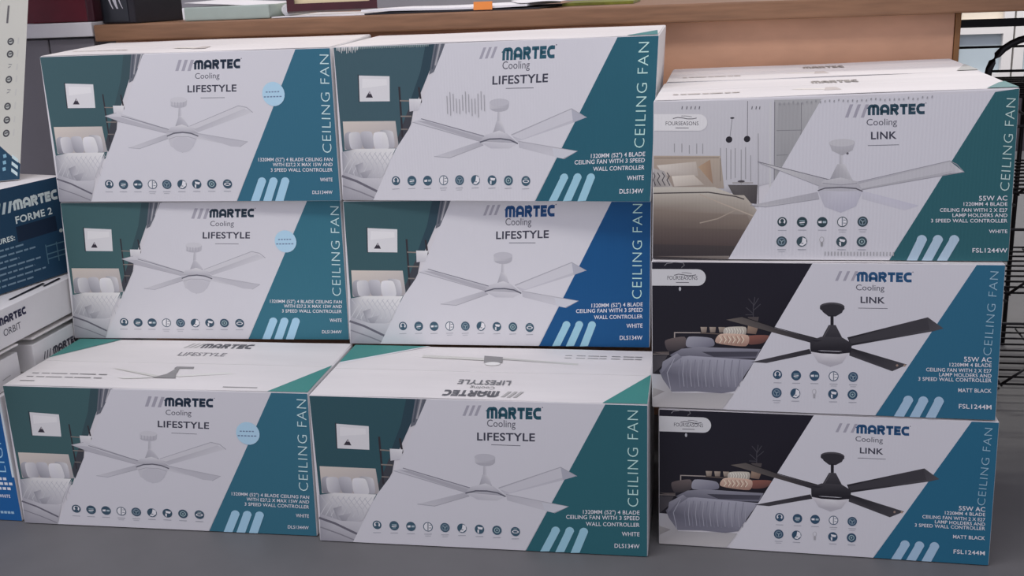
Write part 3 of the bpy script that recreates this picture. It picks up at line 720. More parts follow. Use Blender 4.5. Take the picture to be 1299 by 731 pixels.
('bedroom_picture','p',[(150,128,116),(130,108,98),(100,82,78),(118,98,92)],[(.2882,.5881),(.3186,.5777),(.3117,.5276),(.2856,.5331)]),
('bedroom_picture','p',[(92,82,86),(93,83,87),(94,84,88),(95,85,89),(96,86,90),(98,88,92),(91,82,86),(85,76,81),(78,71,76),(72,65,71),(66,60,66),(63,58,64),(61,56,62),(58,54,60),(56,52,58),(54,50,57),(61,56,62),(69,62,68),(76,69,74),(84,75,80)],[(.0411,.4708),(.0502,.4798),(.0629,.4876),(.0765,.4942),(.0894,.4989),(.0993,.4991),(.1034,.4898),(.1055,.4753),(.1065,.4592),(.1063,.4434),(.1036,.4301),(.0956,.4201),(.0844,.4108),(.0723,.4027),(.0607,.3966),(.0517,.3952),(.0466,.4057),(.0431,.4216),(.0406,.4392),(.0395,.4565)]),
('bedroom_picture','p',[(150,149,166),(145,144,161),(141,140,157),(136,135,153),(132,131,149),(128,127,145),(122,121,139),(116,115,133),(111,110,128),(105,104,122),(100,99,117),(106,105,123),(112,111,129),(118,117,135),(124,123,141),(130,129,147),(134,133,150),(138,137,154),(142,141,158),(146,145,162)],[(.1129,.5004),(.1239,.5031),(.1388,.503),(.1545,.5014),(.1693,.4986),(.1803,.4938),(.1857,.485),(.1885,.4731),(.1898,.4605),(.1896,.4486),(.1861,.4396),(.1733,.4341),(.156,.4305),(.1376,.4282),(.1202,.4272),(.1073,.4294),(.1037,.4409),(.1034,.4565),(.1047,.4731),(.1075,.4887)]),
('bedroom_picture','p',[(132,84,78),(128,82,76),(125,80,75),(122,79,74),(119,77,73),(116,76,72),(109,72,69),(103,68,66),(96,65,63),(90,61,60),(84,58,58),(87,59,59),(90,61,60),(93,62,61),(96,64,62),(100,66,64),(106,69,66),(112,73,69),(119,76,72),(125,80,75)],[(.2914,.5154),(.3014,.5196),(.3144,.522),(.328,.5233),(.3406,.5234),(.3496,.521),(.3499,.5132),(.3473,.5021),(.3434,.4901),(.3386,.4787),(.3329,.4697),(.3257,.4646),(.3165,.4609),(.3069,.4582),(.298,.4568),(.2917,.4583),(.2886,.4671),(.2875,.4795),(.2874,.4928),(.2884,.5055)]),
('bedroom_picture','p',[(196,172,162),(194,168,158),(192,165,155),(190,162,152),(188,159,149),(186,156,146),(176,146,137),(167,136,128),(158,127,119),(149,117,110),(140,108,102),(145,114,107),(150,120,113),(155,126,118),(160,132,124),(166,138,130),(172,144,136),(178,151,142),(184,158,149),(190,165,155)],[(.2081,.5246),(.2217,.528),(.2395,.5284),(.258,.5273),(.2753,.5249),(.2877,.52),(.292,.5071),(.2926,.4904),(.2914,.473),(.2885,.4567),(.2826,.4452),(.2677,.444),(.2481,.4465),(.2275,.4507),(.2082,.4562),(.1943,.4633),(.1914,.474),(.1926,.4878),(.1958,.5021),(.2007,.5153)]),
('bedroom_picture','l',(214,194,184),.0044,[(.2041,.5096),(.2115,.4864),(.2042,.4626)]),
('bedroom_picture','l',(214,194,184),.0044,[(.2173,.5102),(.2247,.487),(.2174,.4632)]),
('bedroom_picture','l',(214,194,184),.0044,[(.2304,.5108),(.2378,.4876),(.2306,.4638)]),
('bedroom_picture','l',(214,194,184),.0043,[(.2436,.5113),(.251,.4882),(.2438,.4644)]),
('bedroom_picture','l',(214,194,184),.0044,[(.2567,.5119),(.2641,.4888),(.2569,.465)]),
('bedroom_picture','l',(214,194,184),.0044,[(.2698,.5125),(.2772,.4894),(.27,.4656)]),
('bedroom_picture','l',(140,108,100),.0039,[(.2128,.5133),(.2188,.4834),(.2131,.4529)]),
('bedroom_picture','l',(140,108,100),.0039,[(.226,.5139),(.232,.484),(.2263,.4535)]),
('bedroom_picture','l',(140,108,100),.004,[(.2392,.5145),(.2451,.4846),(.2394,.4541)]),
('bedroom_picture','l',(140,108,100),.0039,[(.2523,.515),(.2583,.4852),(.2526,.4548)]),
('bedroom_picture','l',(140,108,100),.0039,[(.2654,.5156),(.2714,.4858),(.2657,.4554)]),
('bedroom_picture','p',[(96,86,88),(88,80,82),(70,64,68)],[(.002,.3881),(.0528,.3942),(.0528,.3703)]),
('bedroom_picture','l',(112,104,106),.0061,[(.002,.3744),(.0528,.3772)]),
('bedroom_picture','l',(80,76,82),.006,[(.009,.368),(.0057,.244)]),
('bedroom_picture','p',[(60,58,66),(66,63,70),(70,66,74),(58,55,62)],[(.002,.3641),(.0483,.3701),(.0316,.2972),(.002,.235)]),
('bedroom_picture','p',[(165,164,178),(158,156,168),(150,147,156),(160,157,166),(172,168,176),(168,164,172)],[(.002,.2367),(.0269,.2349),(.0616,.1092),(.2483,.1189),(.2154,.0081),(.002,.003)]),
('bedroom_picture','p',[(150,146,152),(128,124,132),(140,136,142)],[(.002,.1397),(.0388,.1163),(.002,.07)]),
('bedroom_picture','p',[(96,95,112),(122,121,138),(128,127,144),(118,117,134),(96,95,112),(84,83,100),(88,87,104)],[(.0543,.3704),(.0903,.4165),(.1438,.4327),(.3268,.4282),(.3128,.3638),(.1884,.3537),(.0693,.3507)]),
('bedroom_picture','p',[(60,59,72),(66,65,78),(70,69,84),(62,61,74)],[(.1513,.3992),(.3197,.4111),(.3127,.3772),(.1883,.3673)]),
('bedroom_picture','p',[(120,119,136),(134,133,150),(150,149,168),(152,151,170),(146,145,164),(128,127,145),(112,111,129),(104,103,121),(108,107,125),(112,111,128),(100,99,116),(92,91,108)],[(.0376,.2975),(.0693,.3575),(.1142,.3701),(.2105,.3617),(.3114,.3536),(.2843,.2609),(.2519,.1363),(.2113,.1163),(.1368,.1249),(.0601,.1161),(.0329,.2025),(.0224,.2588)]),
('bedroom_picture','p',[(128,127,144),(140,139,156),(112,111,128),(96,95,112),(104,103,120)],[(.0331,.323),(.0768,.3852),(.0918,.3587),(.0542,.2985),(.0269,.2367)]),
('bedroom_picture','l',(118,117,135),.0053,[(.088,.3415),(.082,.2486),(.0865,.1456)]),
('bedroom_picture','l',(146,145,163),.0045,[(.0977,.3386),(.094,.2408),(.0985,.155)]),
('bedroom_picture','l',(118,117,135),.0053,[(.1104,.3427),(.1045,.25),(.1091,.1471)]),
('bedroom_picture','l',(146,145,163),.0044,[(.1201,.3398),(.1165,.2422),(.1211,.1565)]),
('bedroom_picture','l',(118,117,135),.0052,[(.1328,.3439),(.1269,.2514),(.1316,.1486)]),
('bedroom_picture','l',(146,145,163),.0044,[(.1425,.341),(.1389,.2435),(.1435,.158)]),
('bedroom_picture','l',(118,117,135),.0052,[(.1551,.3451),(.1493,.2527),(.154,.1501)]),
('bedroom_picture','l',(146,145,163),.0044,[(.1647,.3422),(.1612,.2449),(.1659,.1595)]),
('bedroom_picture','l',(118,117,135),.0052,[(.1773,.3463),(.1716,.2541),(.1763,.1517)]),
('bedroom_picture','l',(146,145,163),.0045,[(.1869,.3435),(.1835,.2463),(.1882,.161)]),
('bedroom_picture','l',(118,117,135),.0052,[(.1995,.3475),(.1938,.2554),(.1986,.1532)]),
('bedroom_picture','l',(146,145,163),.0044,[(.209,.3447),(.2057,.2476),(.2104,.1625)]),
('bedroom_picture','l',(118,117,135),.0052,[(.2215,.3487),(.216,.2568),(.2208,.1547)]),
('bedroom_picture','l',(146,145,163),.0044,[(.2311,.3459),(.2278,.249),(.2326,.164)]),
('bedroom_picture','l',(118,117,135),.0052,[(.2436,.3499),(.2381,.2581),(.243,.1562)]),
('bedroom_picture','l',(146,145,163),.0044,[(.2531,.3471),(.2499,.2504),(.2547,.1655)]),
('bedroom_picture','l',(118,117,135),.0052,[(.2655,.3511),(.2601,.2595),(.2651,.1577)]),
('bedroom_picture','l',(146,145,163),.0044,[(.275,.3483),(.2719,.2517),(.2768,.167)]),
('bedroom_picture','l',(150,149,167),.0048,[(.0693,.3507),(.0466,.2465),(.0578,.1263)]),
('white_field','p',(190,188,203),[(.4704,.997),(.9247,.997),(.663,.003),(.2247,.003)]),
('colour_band','p','BAND',[(.9224,.997),(.998,.997),(.998,.003),(.6639,.003)]),
('oval_label','p',(188,187,198),[(.002,.951),(.1385,.9528),(.146,.9503),(.1527,.9426),(.1581,.9307),(.1615,.9156),(.1627,.8988),(.1616,.8819),(.1582,.8667),(.1529,.8545),(.1461,.8466),(.1386,.8438),(.002,.8409)]),
('oval_label','t','FOURSEASONS',(.048,.8813),(.1377,.8828),(.0481,.9067),(60,58,70),'n'),
('oval_label','l',(60,58,70),.0048,[(.0682,.9109),(.0813,.919),(.0956,.9153),(.1087,.9096),(.1217,.9098),(.1333,.9158)]),
('oval_label','l',(60,58,70),.0032,[(.0911,.9289),(.1041,.929),(.1204,.9234)]),
('oval_label','l',(60,58,70),.0039,[(.0738,.8641),(.1122,.8648)]),
('brand_lettering','p',(150,147,165),[(.5473,.9504),(.5554,.9505),(.5441,.8879),(.5359,.8878)]),
('brand_lettering','p',(150,147,165),[(.5693,.9506),(.5774,.9508),(.5661,.8883),(.5579,.8882)]),
('brand_lettering','p',(150,147,165),[(.5912,.9509),(.5993,.951),(.5881,.8887),(.5799,.8885)]),
('brand_lettering','t','#LOGO',(.5971,.8851),(.7489,.884),(.5961,.9472),'MC','logo'),
('brand_lettering','c',(110,110,125),(.751,.9486),.0016,.0036),
('brand_lettering','t','Cooling',(.5955,.8302),(.6748,.8281),(.5949,.8661),(75,75,90),'n'),
('brand_lettering','t','LINK',(.6097,.7489),(.6778,.747),(.6091,.7888),(58,58,74),'b'),
('brand_lettering','l',(85,85,98),.0035,[(.6038,.7145),(.6856,.715)]),
('fan_picture','p',[(95,88,88),(80,74,76),(64,60,66),(50,48,56),(46,44,52)],[(.224,.6207),(.272,.642),(.3746,.5675),(.5046,.4989),(.4722,.4798)]),
('fan_picture','l',(30,28,34),.0049,[(.272,.642),(.3746,.5714),(.5045,.5008)]),
('fan_picture','p',[(62,60,68),(46,44,52),(46,44,52),(62,60,68)],[(.2995,.3389),(.4685,.4386),(.4747,.4076),(.3441,.3354)]),
('fan_picture','p',[(34,32,40),(62,60,68),(74,72,80),(62,60,68),(34,32,40)],[(.5755,.5214),(.7979,.6637),(.8423,.5936),(.8134,.5735),(.587,.4658)]),
('fan_picture','p',(58,56,64),[(.5798,.5119),(.7957,.6561),(.8052,.5846),(.5876,.4794)]),
('fan_picture','p',[(34,32,40),(62,60,68),(62,60,68),(62,60,68)],[(.5847,.454),(.7473,.3522),(.706,.3052),(.583,.4014)]),
('fan_picture','c',(140,120,115),(.7191,.3448),.0033,.0078),
('fan_picture','c',(150,130,122),(.7402,.346),.0032,.0078),
('fan_picture','p',(46,44,52),[(.4952,.7228),(.5652,.721),(.5584,.6825),(.5406,.6569),(.5208,.6563),(.5039,.6846)]),
('fan_picture','c',(70,68,76),(.5299,.7199),.0353,.0287),
('fan_picture','c',(46,44,52),(.53,.7103),.0354,.0268),
('fan_picture','p',(34,32,40),[(.5257,.6641),(.5348,.6644),(.5357,.597),(.5266,.5967)]),
('fan_picture','p',[(62,60,68),(62,60,68),(46,44,52),(46,44,52)],[(.5216,.6004),(.5414,.6011),(.5642,.5054),(.5011,.5065)]),
('fan_picture','l',(85,82,90),.0039,[(.525,.5928),(.5077,.5146)]),
('fan_picture','p',[(46,44,52),(62,60,68),(62,60,68),(46,44,52),(34,32,40),(34,32,40)],[(.4696,.4934),(.501,.522),(.5607,.5207),(.5892,.4833),(.5876,.4289),(.4711,.4309)]),
('fan_picture','p',[(34,32,40),(34,32,40),(46,44,52)],[(.4695,.4973),(.5054,.4989),(.4889,.4865)]),
('fan_picture','p',[(190,186,200),(205,202,214),(190,186,200),(165,162,176),(160,157,172),(165,162,176)],[(.4729,.4232),(.5273,.4142),(.5827,.4209),(.5631,.3496),(.5302,.3223),(.4947,.3497)]),
('fan_picture','l',(34,32,40),.0157,[(.472,.429),(.5022,.4188),(.5522,.4174),(.5867,.4289)]),
('feature_icons','c',(48,72,98),(.3772,.2592),.0134,.0311),
('feature_icons','c',(205,205,216),(.3772,.2609),.009,.021),
('feature_icons','c',(48,72,98),(.3772,.266),.0052,.0122),
('feature_icons','p',(48,72,98),[(.3702,.2351),(.3722,.2538),(.3823,.2545),(.3847,.236)]),
('feature_icons','l',(150,150,165),.0044,[(.3661,.2025),(.3893,.2034)]),
('feature_icons','c',(48,72,98),(.4317,.2572),.0144,.0338),
('feature_icons','l',(140,160,175),.0054,[(.4244,.2652),(.4388,.2661)]),
('feature_icons','l',(205,205,216),.0068,[(.4245,.2517),(.4389,.256)]),
('feature_icons','l',(140,160,175),.0047,[(.4268,.2417),(.4369,.2423)]),
('feature_icons','l',(150,150,165),.0044,[(.4207,.2041),(.4438,.2049)]),
('feature_icons','c',(48,72,98),(.4849,.2585),.0142,.0336),
('feature_icons','p',(205,205,216),[(.4741,.2639),(.4833,.2668),(.4835,.2517),(.4749,.2512)]),
('feature_icons','p',(150,165,180),[(.4862,.2653),(.4955,.2659),(.4957,.2524),(.4864,.2519)]),
('feature_icons','l',(150,150,165),.0044,[(.474,.2056),(.4969,.2064)]),
('feature_icons','c',(48,72,98),(.5402,.2599),.0141,.0334),
('feature_icons','c',(205,205,216),(.5402,.2599),.0119,.0281),
('feature_icons','p',(120,125,140),[(.5381,.2866),(.5415,.2868),(.5422,.2333),(.5388,.2331)]),
('feature_icons','l',(120,125,140),.0053,[(.5428,.2718),(.5499,.2723)]),
('feature_icons','l',(120,125,140),.0054,[(.5431,.2518),(.5502,.2522)]),
('feature_icons','l',(150,150,165),.0044,[(.5295,.2073),(.5522,.2081)]),
('feature_icons','l',(160,160,174),.004,[(.5325,.194),(.5496,.1945)]),
('feature_icons','c',(48,72,98),(.5959,.2595),.014,.0334),
('feature_icons','c',(110,125,145),(.5959,.2595),.0101,.024),
('feature_icons','c',(48,72,98),(.5959,.2595),.0077,.0184),
('feature_icons','l',(140,155,170),.0046,[(.5901,.2691),(.5959,.2595),(.6014,.2665)]),
('feature_icons','l',(140,155,170),.0047,[(.5959,.2595),(.5961,.2428)]),
('feature_icons','l',(150,150,165),.0044,[(.5854,.207),(.6079,.2078)]),
('feature_icons','l',(160,160,174),.004,[(.5884,.1938),(.6053,.1943)]),
('feature_icons','c',(48,72,98),(.3757,.1338),.0146,.0342),
('feature_icons','c',(110,125,145),(.3757,.1338),.0105,.0246),
('feature_icons','c',(48,72,98),(.3757,.1338),.008,.0188),
('feature_icons','l',(140,155,170),.0048,[(.3698,.1436),(.3757,.1338),(.3815,.141)]),
('feature_icons','l',(140,155,170),.0048,[(.3757,.1338),(.3759,.1167)]),
('feature_icons','l',(150,150,165),.0045,[(.3645,.08),(.3878,.081)]),
('feature_icons','l',(160,160,174),.0041,[(.3675,.0665),(.385,.0671)]),
('feature_icons','c',(48,72,98),(.4304,.1346),.0144,.034),
('feature_icons','p',(205,205,216),[(.4323,.1636),(.4418,.1524),(.4435,.1253),(.4336,.1059),(.4234,.1103),(.4304,.1312)]),
('feature_icons','l',(48,72,98),.0054,[(.4291,.1226),(.4348,.123)]),
('feature_icons','l',(150,150,165),.0044,[(.4193,.081),(.4425,.0821)]),
('feature_icons','c',(48,72,98),(.5401,.1393),.0142,.0337),
('feature_icons','p',(205,205,216),[(.5342,.1575),(.5506,.1519),(.548,.1365),(.5358,.1407)]),
('feature_icons','p',(205,205,216),[(.5337,.1355),(.5387,.1359),(.539,.1106),(.5347,.1153)]),
('feature_icons','l',(150,150,165),.0044,[(.5294,.0862),(.5522,.0872)]),
('feature_icons','c',(48,72,98),(.596,.1403),.0141,.0336),
('feature_icons','c',(150,170,180),(.596,.1403),.0085,.0201),
('feature_icons','c',(48,72,98),(.596,.1403),.0064,.0151),
('feature_icons','c',(140,160,170),(.596,.1403),.0025,.006),
('feature_icons','l',(150,150,165),.0044,[(.5855,.0874),(.6081,.0884)]),
('feature_icons','c',(165,163,175),(.4853,.1514),.0059,.0179),
('feature_icons','c',(190,188,203),(.4853,.1514),.0042,.0139),
('feature_icons','p',(150,148,160),[(.4821,.1333),(.4889,.1337),(.4883,.1078),(.4833,.1074)]),
('vertical_lettering','t','CEILING FAN',(.9761,.4257),(.982,.9578),(.9542,.4283),(135,165,190),'thin'),
('product_lettering','t','55W AC',(.9033,.3838),(.978,.3841),(.9026,.4143),(205,215,225),'s'),
('product_lettering','t','1220MM 4 BLADE',(.8645,.3492),(.9789,.3519),(.864,.3721),(205,215,225),'s'),
('product_lettering','t','CEILING FAN WITH 2 X E27',(.8005,.3128),(.9798,.3158),(.8001,.3359),(205,215,225),'s'),
('product_lettering','t','LAMP HOLDERS AND',(.8373,.2822),(.9807,.2834),(.8368,.3053),(205,215,225),'s'),
('product_lettering','t','3 SPEED WALL CONTROLLER',(.7801,.2496),(.9815,.2529),(.7796,.2728),(205,215,225),'s'),
('finish_lettering','t','MATT BLACK',(.8923,.1816),(.9833,.184),(.8917,.2066),(205,215,225),'s'),
('model_lettering','t','FSL1244M',(.8965,.0733),(.9862,.0744),(.8958,.1024),(205,215,225),'s'),
('slanted_bars','p',(150,175,205),[(.7161,.003),(.7448,.003),(.7687,.1134),(.7673,.1264),(.764,.1373),(.7593,.1444),(.7538,.1466),(.7484,.1436),(.7439,.1359),(.7411,.1245),(.7402,.1113)]),
('slanted_bars','p',(150,175,205),[(.7604,.003),(.7888,.003),(.8108,.1126),(.8095,.1256),(.8062,.1364),(.8014,.1435),(.796,.1457),(.7906,.1427),(.7862,.135),(.7834,.1237),(.7825,.1105)]),
('slanted_bars','p',(150,175,205),[(.8051,.003),(.8334,.003),(.8543,.1139),(.8529,.1268),(.8496,.1376),(.8449,.1447),(.8395,.1469),(.8342,.1439),(.8298,.1362),(.827,.1249),(.8262,.1118)]),
],
'white_fan': [
('bedroom_picture','p',[(184,182,195),(184,182,196),(176,174,188),(150,147,158),(178,176,188)],[(.002,.997),(.4798,.9753),(.3569,.4917),(.2405,.4238),(.002,.4304)]),
('bedroom_picture','p',[(158,157,166),(160,159,168),(140,139,148),(146,145,154)],[(.3439,.9824),(.4798,.9787),(.3805,.5791),(.3517,.3852)]),
('bedroom_picture','l',(120,119,130),.0052,[(.3456,.9719),(.3512,.4209)]),
('bedroom_picture','l',(185,184,194),.0104,[(.3341,.9728),(.3391,.4568)]),
('bedroom_picture','l',(120,119,128),.0044,[(.3528,.7995),(.4223,.7987),(.4198,.9594)]),
('bedroom_picture','l',(120,119,128),.0043,[(.4223,.7987),(.4192,.7347)]),
('bedroom_picture','l',(120,119,128),.0044,[(.3548,.6506),(.386,.6526)]),
('bedroom_picture','p',(150,149,158),[(.3556,.9608),(.4158,.9562),(.4164,.8077),(.3577,.8079)]),
('bedroom_picture','l',(70,68,78),.0028,[(.2697,.9812),(.2714,.7517)]),
('bedroom_picture','l',(90,88,98),.0024,[(.2273,.881),(.2211,.7545)]),
('bedroom_picture','c',(40,38,46),(.2194,.7528),.0093,.0195),
('bedroom_picture','c',(40,38,46),(.2706,.7535),.0091,.0194),
('bedroom_picture','c',(50,48,58),(.2273,.8828),.0059,.0053),
('bedroom_picture','l',(140,138,148),.0045,[(.1954,.7027),(.1971,.515)]),
('bedroom_picture','l',(140,138,148),.0045,[(.2123,.7018),(.2142,.5054)]),
('bedroom_picture','l',(140,138,148),.0045,[(.2251,.6923),(.2269,.5104)]),
('bedroom_picture','l',(140,138,148),.0044,[(.2376,.7005),(.2395,.5171)]),
('bedroom_picture','l',(140,138,148),.0045,[(.2545,.6908),(.2568,.4771)]),
('bedroom_picture','l',(140,138,148),.0044,[(.2669,.7043),(.2691,.5089)]),
('bedroom_picture','l',(140,138,148),.0044,[(.2817,.654),(.2836,.4941)]),
('bedroom_picture','l',(140,138,148),.0044,[(.3018,.7851),(.3071,.3505)]),
('bedroom_picture','l',(140,138,148),.0045,[(.1269,.733),(.1274,.6703)]),
('bedroom_picture','l',(140,138,148),.0045,[(.144,.7321),(.1445,.6695)]),
('bedroom_picture','l',(140,138,148),.0045,[(.0839,.7353),(.0842,.6814)]),
('bedroom_picture','l',(140,138,148),.0045,[(.1055,.7252),(.1059,.6714)]),
('bedroom_picture','l',(140,138,148),.0045,[(.0622,.7365),(.0625,.6825)]),
('bedroom_picture','l',(95,93,105),.0053,[(.0841,.9635),(.0825,.9459)]),
('bedroom_picture','l',(95,93,105),.0053,[(.0978,.9625),(.0962,.9449)]),
('bedroom_picture','l',(95,93,105),.0053,[(.1098,.9616),(.1082,.944)]),
('bedroom_picture','l',(95,93,105),.0053,[(.1218,.9607),(.1202,.9431)]),
('bedroom_picture','l',(95,93,105),.0053,[(.1337,.9598),(.1321,.9423)]),
('bedroom_picture','l',(95,93,105),.0052,[(.2833,.9488),(.2818,.9315)]),
('bedroom_picture','l',(95,93,105),.0052,[(.2949,.9479),(.2935,.9306)]),
('bedroom_picture','l',(95,93,105),.0052,[(.3048,.9472),(.3034,.9299)]),
('bedroom_picture','p',[(160,145,138),(165,152,145),(150,138,134),(140,128,126)],[(.002,.664),(.1958,.6546),(.2079,.4517),(.002,.4671)]),
('bedroom_picture','l',(120,108,104),.0045,[(.002,.6495),(.1917,.6441)]),
('bedroom_picture','l',(125,114,110),.0045,[(.1959,.6403),(.1973,.497)]),
('bedroom_picture','p',[(165,140,122),(150,125,110),(140,116,104)],[(.1323,.5893),(.1662,.6327),(.1761,.4797)]),
('bedroom_picture','p',[(196,188,188),(178,168,166),(160,150,148),(170,160,160)],[(.0114,.6034),(.126,.622),(.1327,.5317),(.0328,.5389)]),
('bedroom_picture','p',[(165,160,165),(150,145,150),(165,158,160),(120,115,120)],[(.002,.5858),(.0327,.5662),(.0595,.4652),(.002,.4671)]),
('bedroom_picture','l',(70,66,74),.0055,[(.002,.5584),(.0065,.5362),(.002,.5109),(.0085,.4759)]),
('bedroom_picture','l',(70,66,74),.0055,[(.0134,.5579),(.0205,.5357),(.0136,.5104),(.0226,.4755)]),
('bedroom_picture','l',(70,66,74),.0054,[(.0275,.5573),(.0346,.5352),(.0277,.51),(.0367,.475)]),
('bedroom_picture','l',(70,66,74),.0055,[(.0415,.5568),(.0486,.5347),(.0417,.5095),(.0507,.4746)]),
('bedroom_picture','p',[(200,192,190),(190,180,178),(165,155,152),(180,170,168)],[(.0547,.5345),(.1198,.5394),(.1504,.4769),(.0638,.4687)]),
('bedroom_picture','p',[(92,88,92),(78,74,78),(66,62,68),(60,56,62)],[(.2188,.4748),(.3031,.4721),(.302,.3542),(.2453,.3698)]),
('bedroom_picture','l',(150,146,152),.0072,[(.2314,.4869),(.2904,.485)]),
('bedroom_picture','c',(66,62,70),(.2566,.495),.0101,.0071),
('bedroom_picture','p',[(178,172,170),(182,176,174),(172,164,161),(160,151,148),(158,150,147)],[(.002,.4671),(.1805,.4616),(.2662,.3873),(.3027,.2931),(.002,.3937)]),
('bedroom_picture','p',[(166,158,155),(170,162,159),(156,147,144),(122,110,106),(118,106,102),(120,108,104)],[(.002,.4231),(.266,.4088),(.3093,.3002),(.2848,.2428),(.002,.283),(.002,.32)]),
('bedroom_picture','p',[(122,110,106),(124,112,108),(118,106,102),(92,81,80),(86,75,75)],[(.002,.3163),(.2758,.2863),(.2848,.2392),(.2645,.1615),(.002,.1904)]),
('bedroom_picture','p',[(92,81,80),(94,83,82),(74,63,65),(70,60,62)],[(.002,.2089),(.2701,.1923),(.2458,.0758),(.002,.0861)]),
('bedroom_picture','l',(165,152,146),.0072,[(.1379,.4175),(.1985,.3618),(.2928,.2788)]),
('bedroom_picture','l',(150,138,132),.0072,[(.2416,.3157),(.1909,.2621),(.1394,.2353)]),
('bedroom_picture','l',(70,64,68),.0074,[(.002,.4268),(.1637,.4295),(.2407,.4023),(.2663,.3837)]),
('bedroom_picture','p',[(62,56,60),(66,60,62),(56,50,54),(50,45,50)],[(.002,.0973),(.2542,.0886),(.2262,.003),(.002,.003)]),
('bedroom_picture','p',[(96,88,88),(120,112,112),(100,92,92)],[(.002,.0187),(.2275,.0244),(.2244,.003)]),
('white_field','p',(190,188,203),[(.475,.9774),(.9386,.9823),(.6782,.003),(.2245,.003)]),
('colour_band','p','BAND',[(.9364,.9825),(.998,.997),(.998,.003),(.679,.003)]),
('oval_label','p',(205,204,213),[(.002,.9217),(.1319,.9122),(.1395,.9093),(.1463,.9016),(.1517,.8901),(.1553,.8758),(.1566,.8601),(.1556,.8446),(.1522,.8307),(.147,.8199),(.1402,.8131),(.1327,.8111),(.002,.8194)]),
('oval_label','t','FOURSEASONS',(.0364,.851),(.1312,.8449),(.0363,.8742),(58,56,66),'n'),
('oval_label','l',(58,56,66),.0044,[(.057,.8907),(.0707,.8969),(.0859,.8923),(.0997,.8861),(.1134,.8852),(.1257,.8896)]),
('oval_label','l',(58,56,66),.0028,[(.081,.9051),(.0948,.9042),(.112,.8977)]),
('oval_label','l',(58,56,66),.0036,[(.0651,.8331),(.103,.8307)]),
('brand_lettering','p',(150,147,165),[(.5531,.9408),(.5618,.9401),(.5498,.8644),(.541,.865)]),
('brand_lettering','p',(150,147,165),[(.5744,.9392),(.583,.9386),(.5711,.863),(.5624,.8636)]),
('brand_lettering','p',(150,147,165),[(.5956,.9376),(.6042,.937),(.5924,.8615),(.5837,.8621)]),
('brand_lettering','t','#LOGO',(.6027,.8744),(.7549,.8706),(.6015,.9355),'MC','logo'),
('brand_lettering','c',(110,110,125),(.757,.9335),.0016,.0036),
('brand_lettering','t','Cooling',(.6007,.8151),(.6825,.8132),(.6,.8525),(75,75,90),'n'),
('brand_lettering','t','LINK',(.6141,.7341),(.6835,.7336),(.6132,.7768),(58,58,74),'b'),
('brand_lettering','l',(85,85,98),.0034,[(.6062,.6969),(.6905,.6976)]),
('fan_picture','p',[(160,158,172),(172,170,182),(186,184,196),(165,163,176),(160,158,170)],[(.5685,.4707),(.8283,.5961),(.8662,.5321),(.8317,.5233),(.5868,.4319)]),
('fan_picture','p',(176,174,187),[(.5727,.4636),(.8263,.5877),(.8373,.54),(.5867,.4389)]),
('fan_picture','l',(140,138,152),.0043,[(.5685,.4742),(.8283,.5977),(.847,.5767),(.867,.5321),(.8318,.5199),(.5852,.4302)]),
('fan_picture','p',[(182,180,198),(178,176,196),(182,180,198),(178,176,192)],[(.5972,.4281),(.752,.3361),(.7138,.3075),(.5957,.3794)]),
('fan_picture','p',[(170,168,180),(160,158,172),(160,158,172),(176,174,186)],[(.2836,.3456),(.4728,.4246),(.4783,.3822),(.3273,.3357)]),
('fan_picture','l',(140,138,152),.0036,[(.2836,.3456),(.3274,.3339),(.4775,.3805)]),
('fan_picture','p',[(185,183,192),(190,188,198),(165,163,176),(165,163,176)],[(.3022,.6142),(.3432,.5948),(.5055,.4972),(.4771,.4596)]),
('fan_picture','l',(105,103,116),.0044,[(.3022,.6142),(.5055,.4972)]),
('fan_picture','l',(140,138,152),.0035,[(.3022,.6124),(.4771,.4596)]),
('fan_picture','p',[(165,163,176),(186,184,196),(186,184,196),(160,158,170)],[(.5301,.6509),(.5381,.6505),(.5402,.5812),(.5306,.5816)]),
('fan_picture','p',[(168,166,178),(188,186,198),(170,168,180),(140,138,152)],[(.5248,.5905),(.5456,.5896),(.5698,.4881),(.504,.4903)]),
('fan_picture','l',(105,103,116),.0035,[(.4974,.501),(.5681,.4916)]),
('fan_picture','p',[(165,163,176),(170,168,182),(160,158,170),(155,153,165),(162,160,172)],[(.4994,.7181),(.5711,.7142),(.5648,.6716),(.5367,.6419),(.509,.671)]),
('fan_picture','c',(178,176,188),(.5353,.7179),.0358,.0224),
('fan_picture','c',(90,88,98),(.5516,.6533),.0032,.0069),
('fan_picture','p',[(160,158,170),(178,176,188),(182,180,192),(168,166,178),(160,158,172)],[(.4739,.4527),(.4878,.4943),(.5358,.5101),(.5826,.4842),(.5946,.4386)]),
('fan_picture','l',(140,138,152),.0044,[(.4865,.4769),(.5367,.4648),(.5812,.4738)]),
('fan_picture','p',(168,166,180),[(.4739,.4562),(.5945,.4456),(.5933,.4248),(.476,.428)]),
('fan_picture','p',[(172,170,186),(182,180,198),(176,174,192),(170,168,188),(168,166,186),(170,168,186)],[(.4726,.4352),(.5341,.4264),(.5972,.4281),(.5807,.3343),(.5397,.2964),(.4938,.3325)]),
('fan_picture','l',(82,80,92),.007,[(.4735,.4316),(.4927,.4469),(.5369,.4508),(.5786,.4426),(.5973,.4246)]),
('feature_icons','c',(45,62,72),(.3761,.2415),.0137,.0297),
('feature_icons','c',(205,205,216),(.3761,.2431),.0092,.02),
('feature_icons','c',(45,62,72),(.376,.2479),.0054,.0116),
('feature_icons','p',(45,62,72),[(.3689,.219),(.3709,.2367),(.3814,.2366),(.3839,.2188)]),
('feature_icons','l',(150,150,165),.0042,[(.3648,.1883),(.3888,.1875)]),
('feature_icons','c',(45,62,72),(.4323,.2394),.0148,.0321),
('feature_icons','l',(140,160,175),.0051,[(.4248,.2475),(.4396,.2474)]),
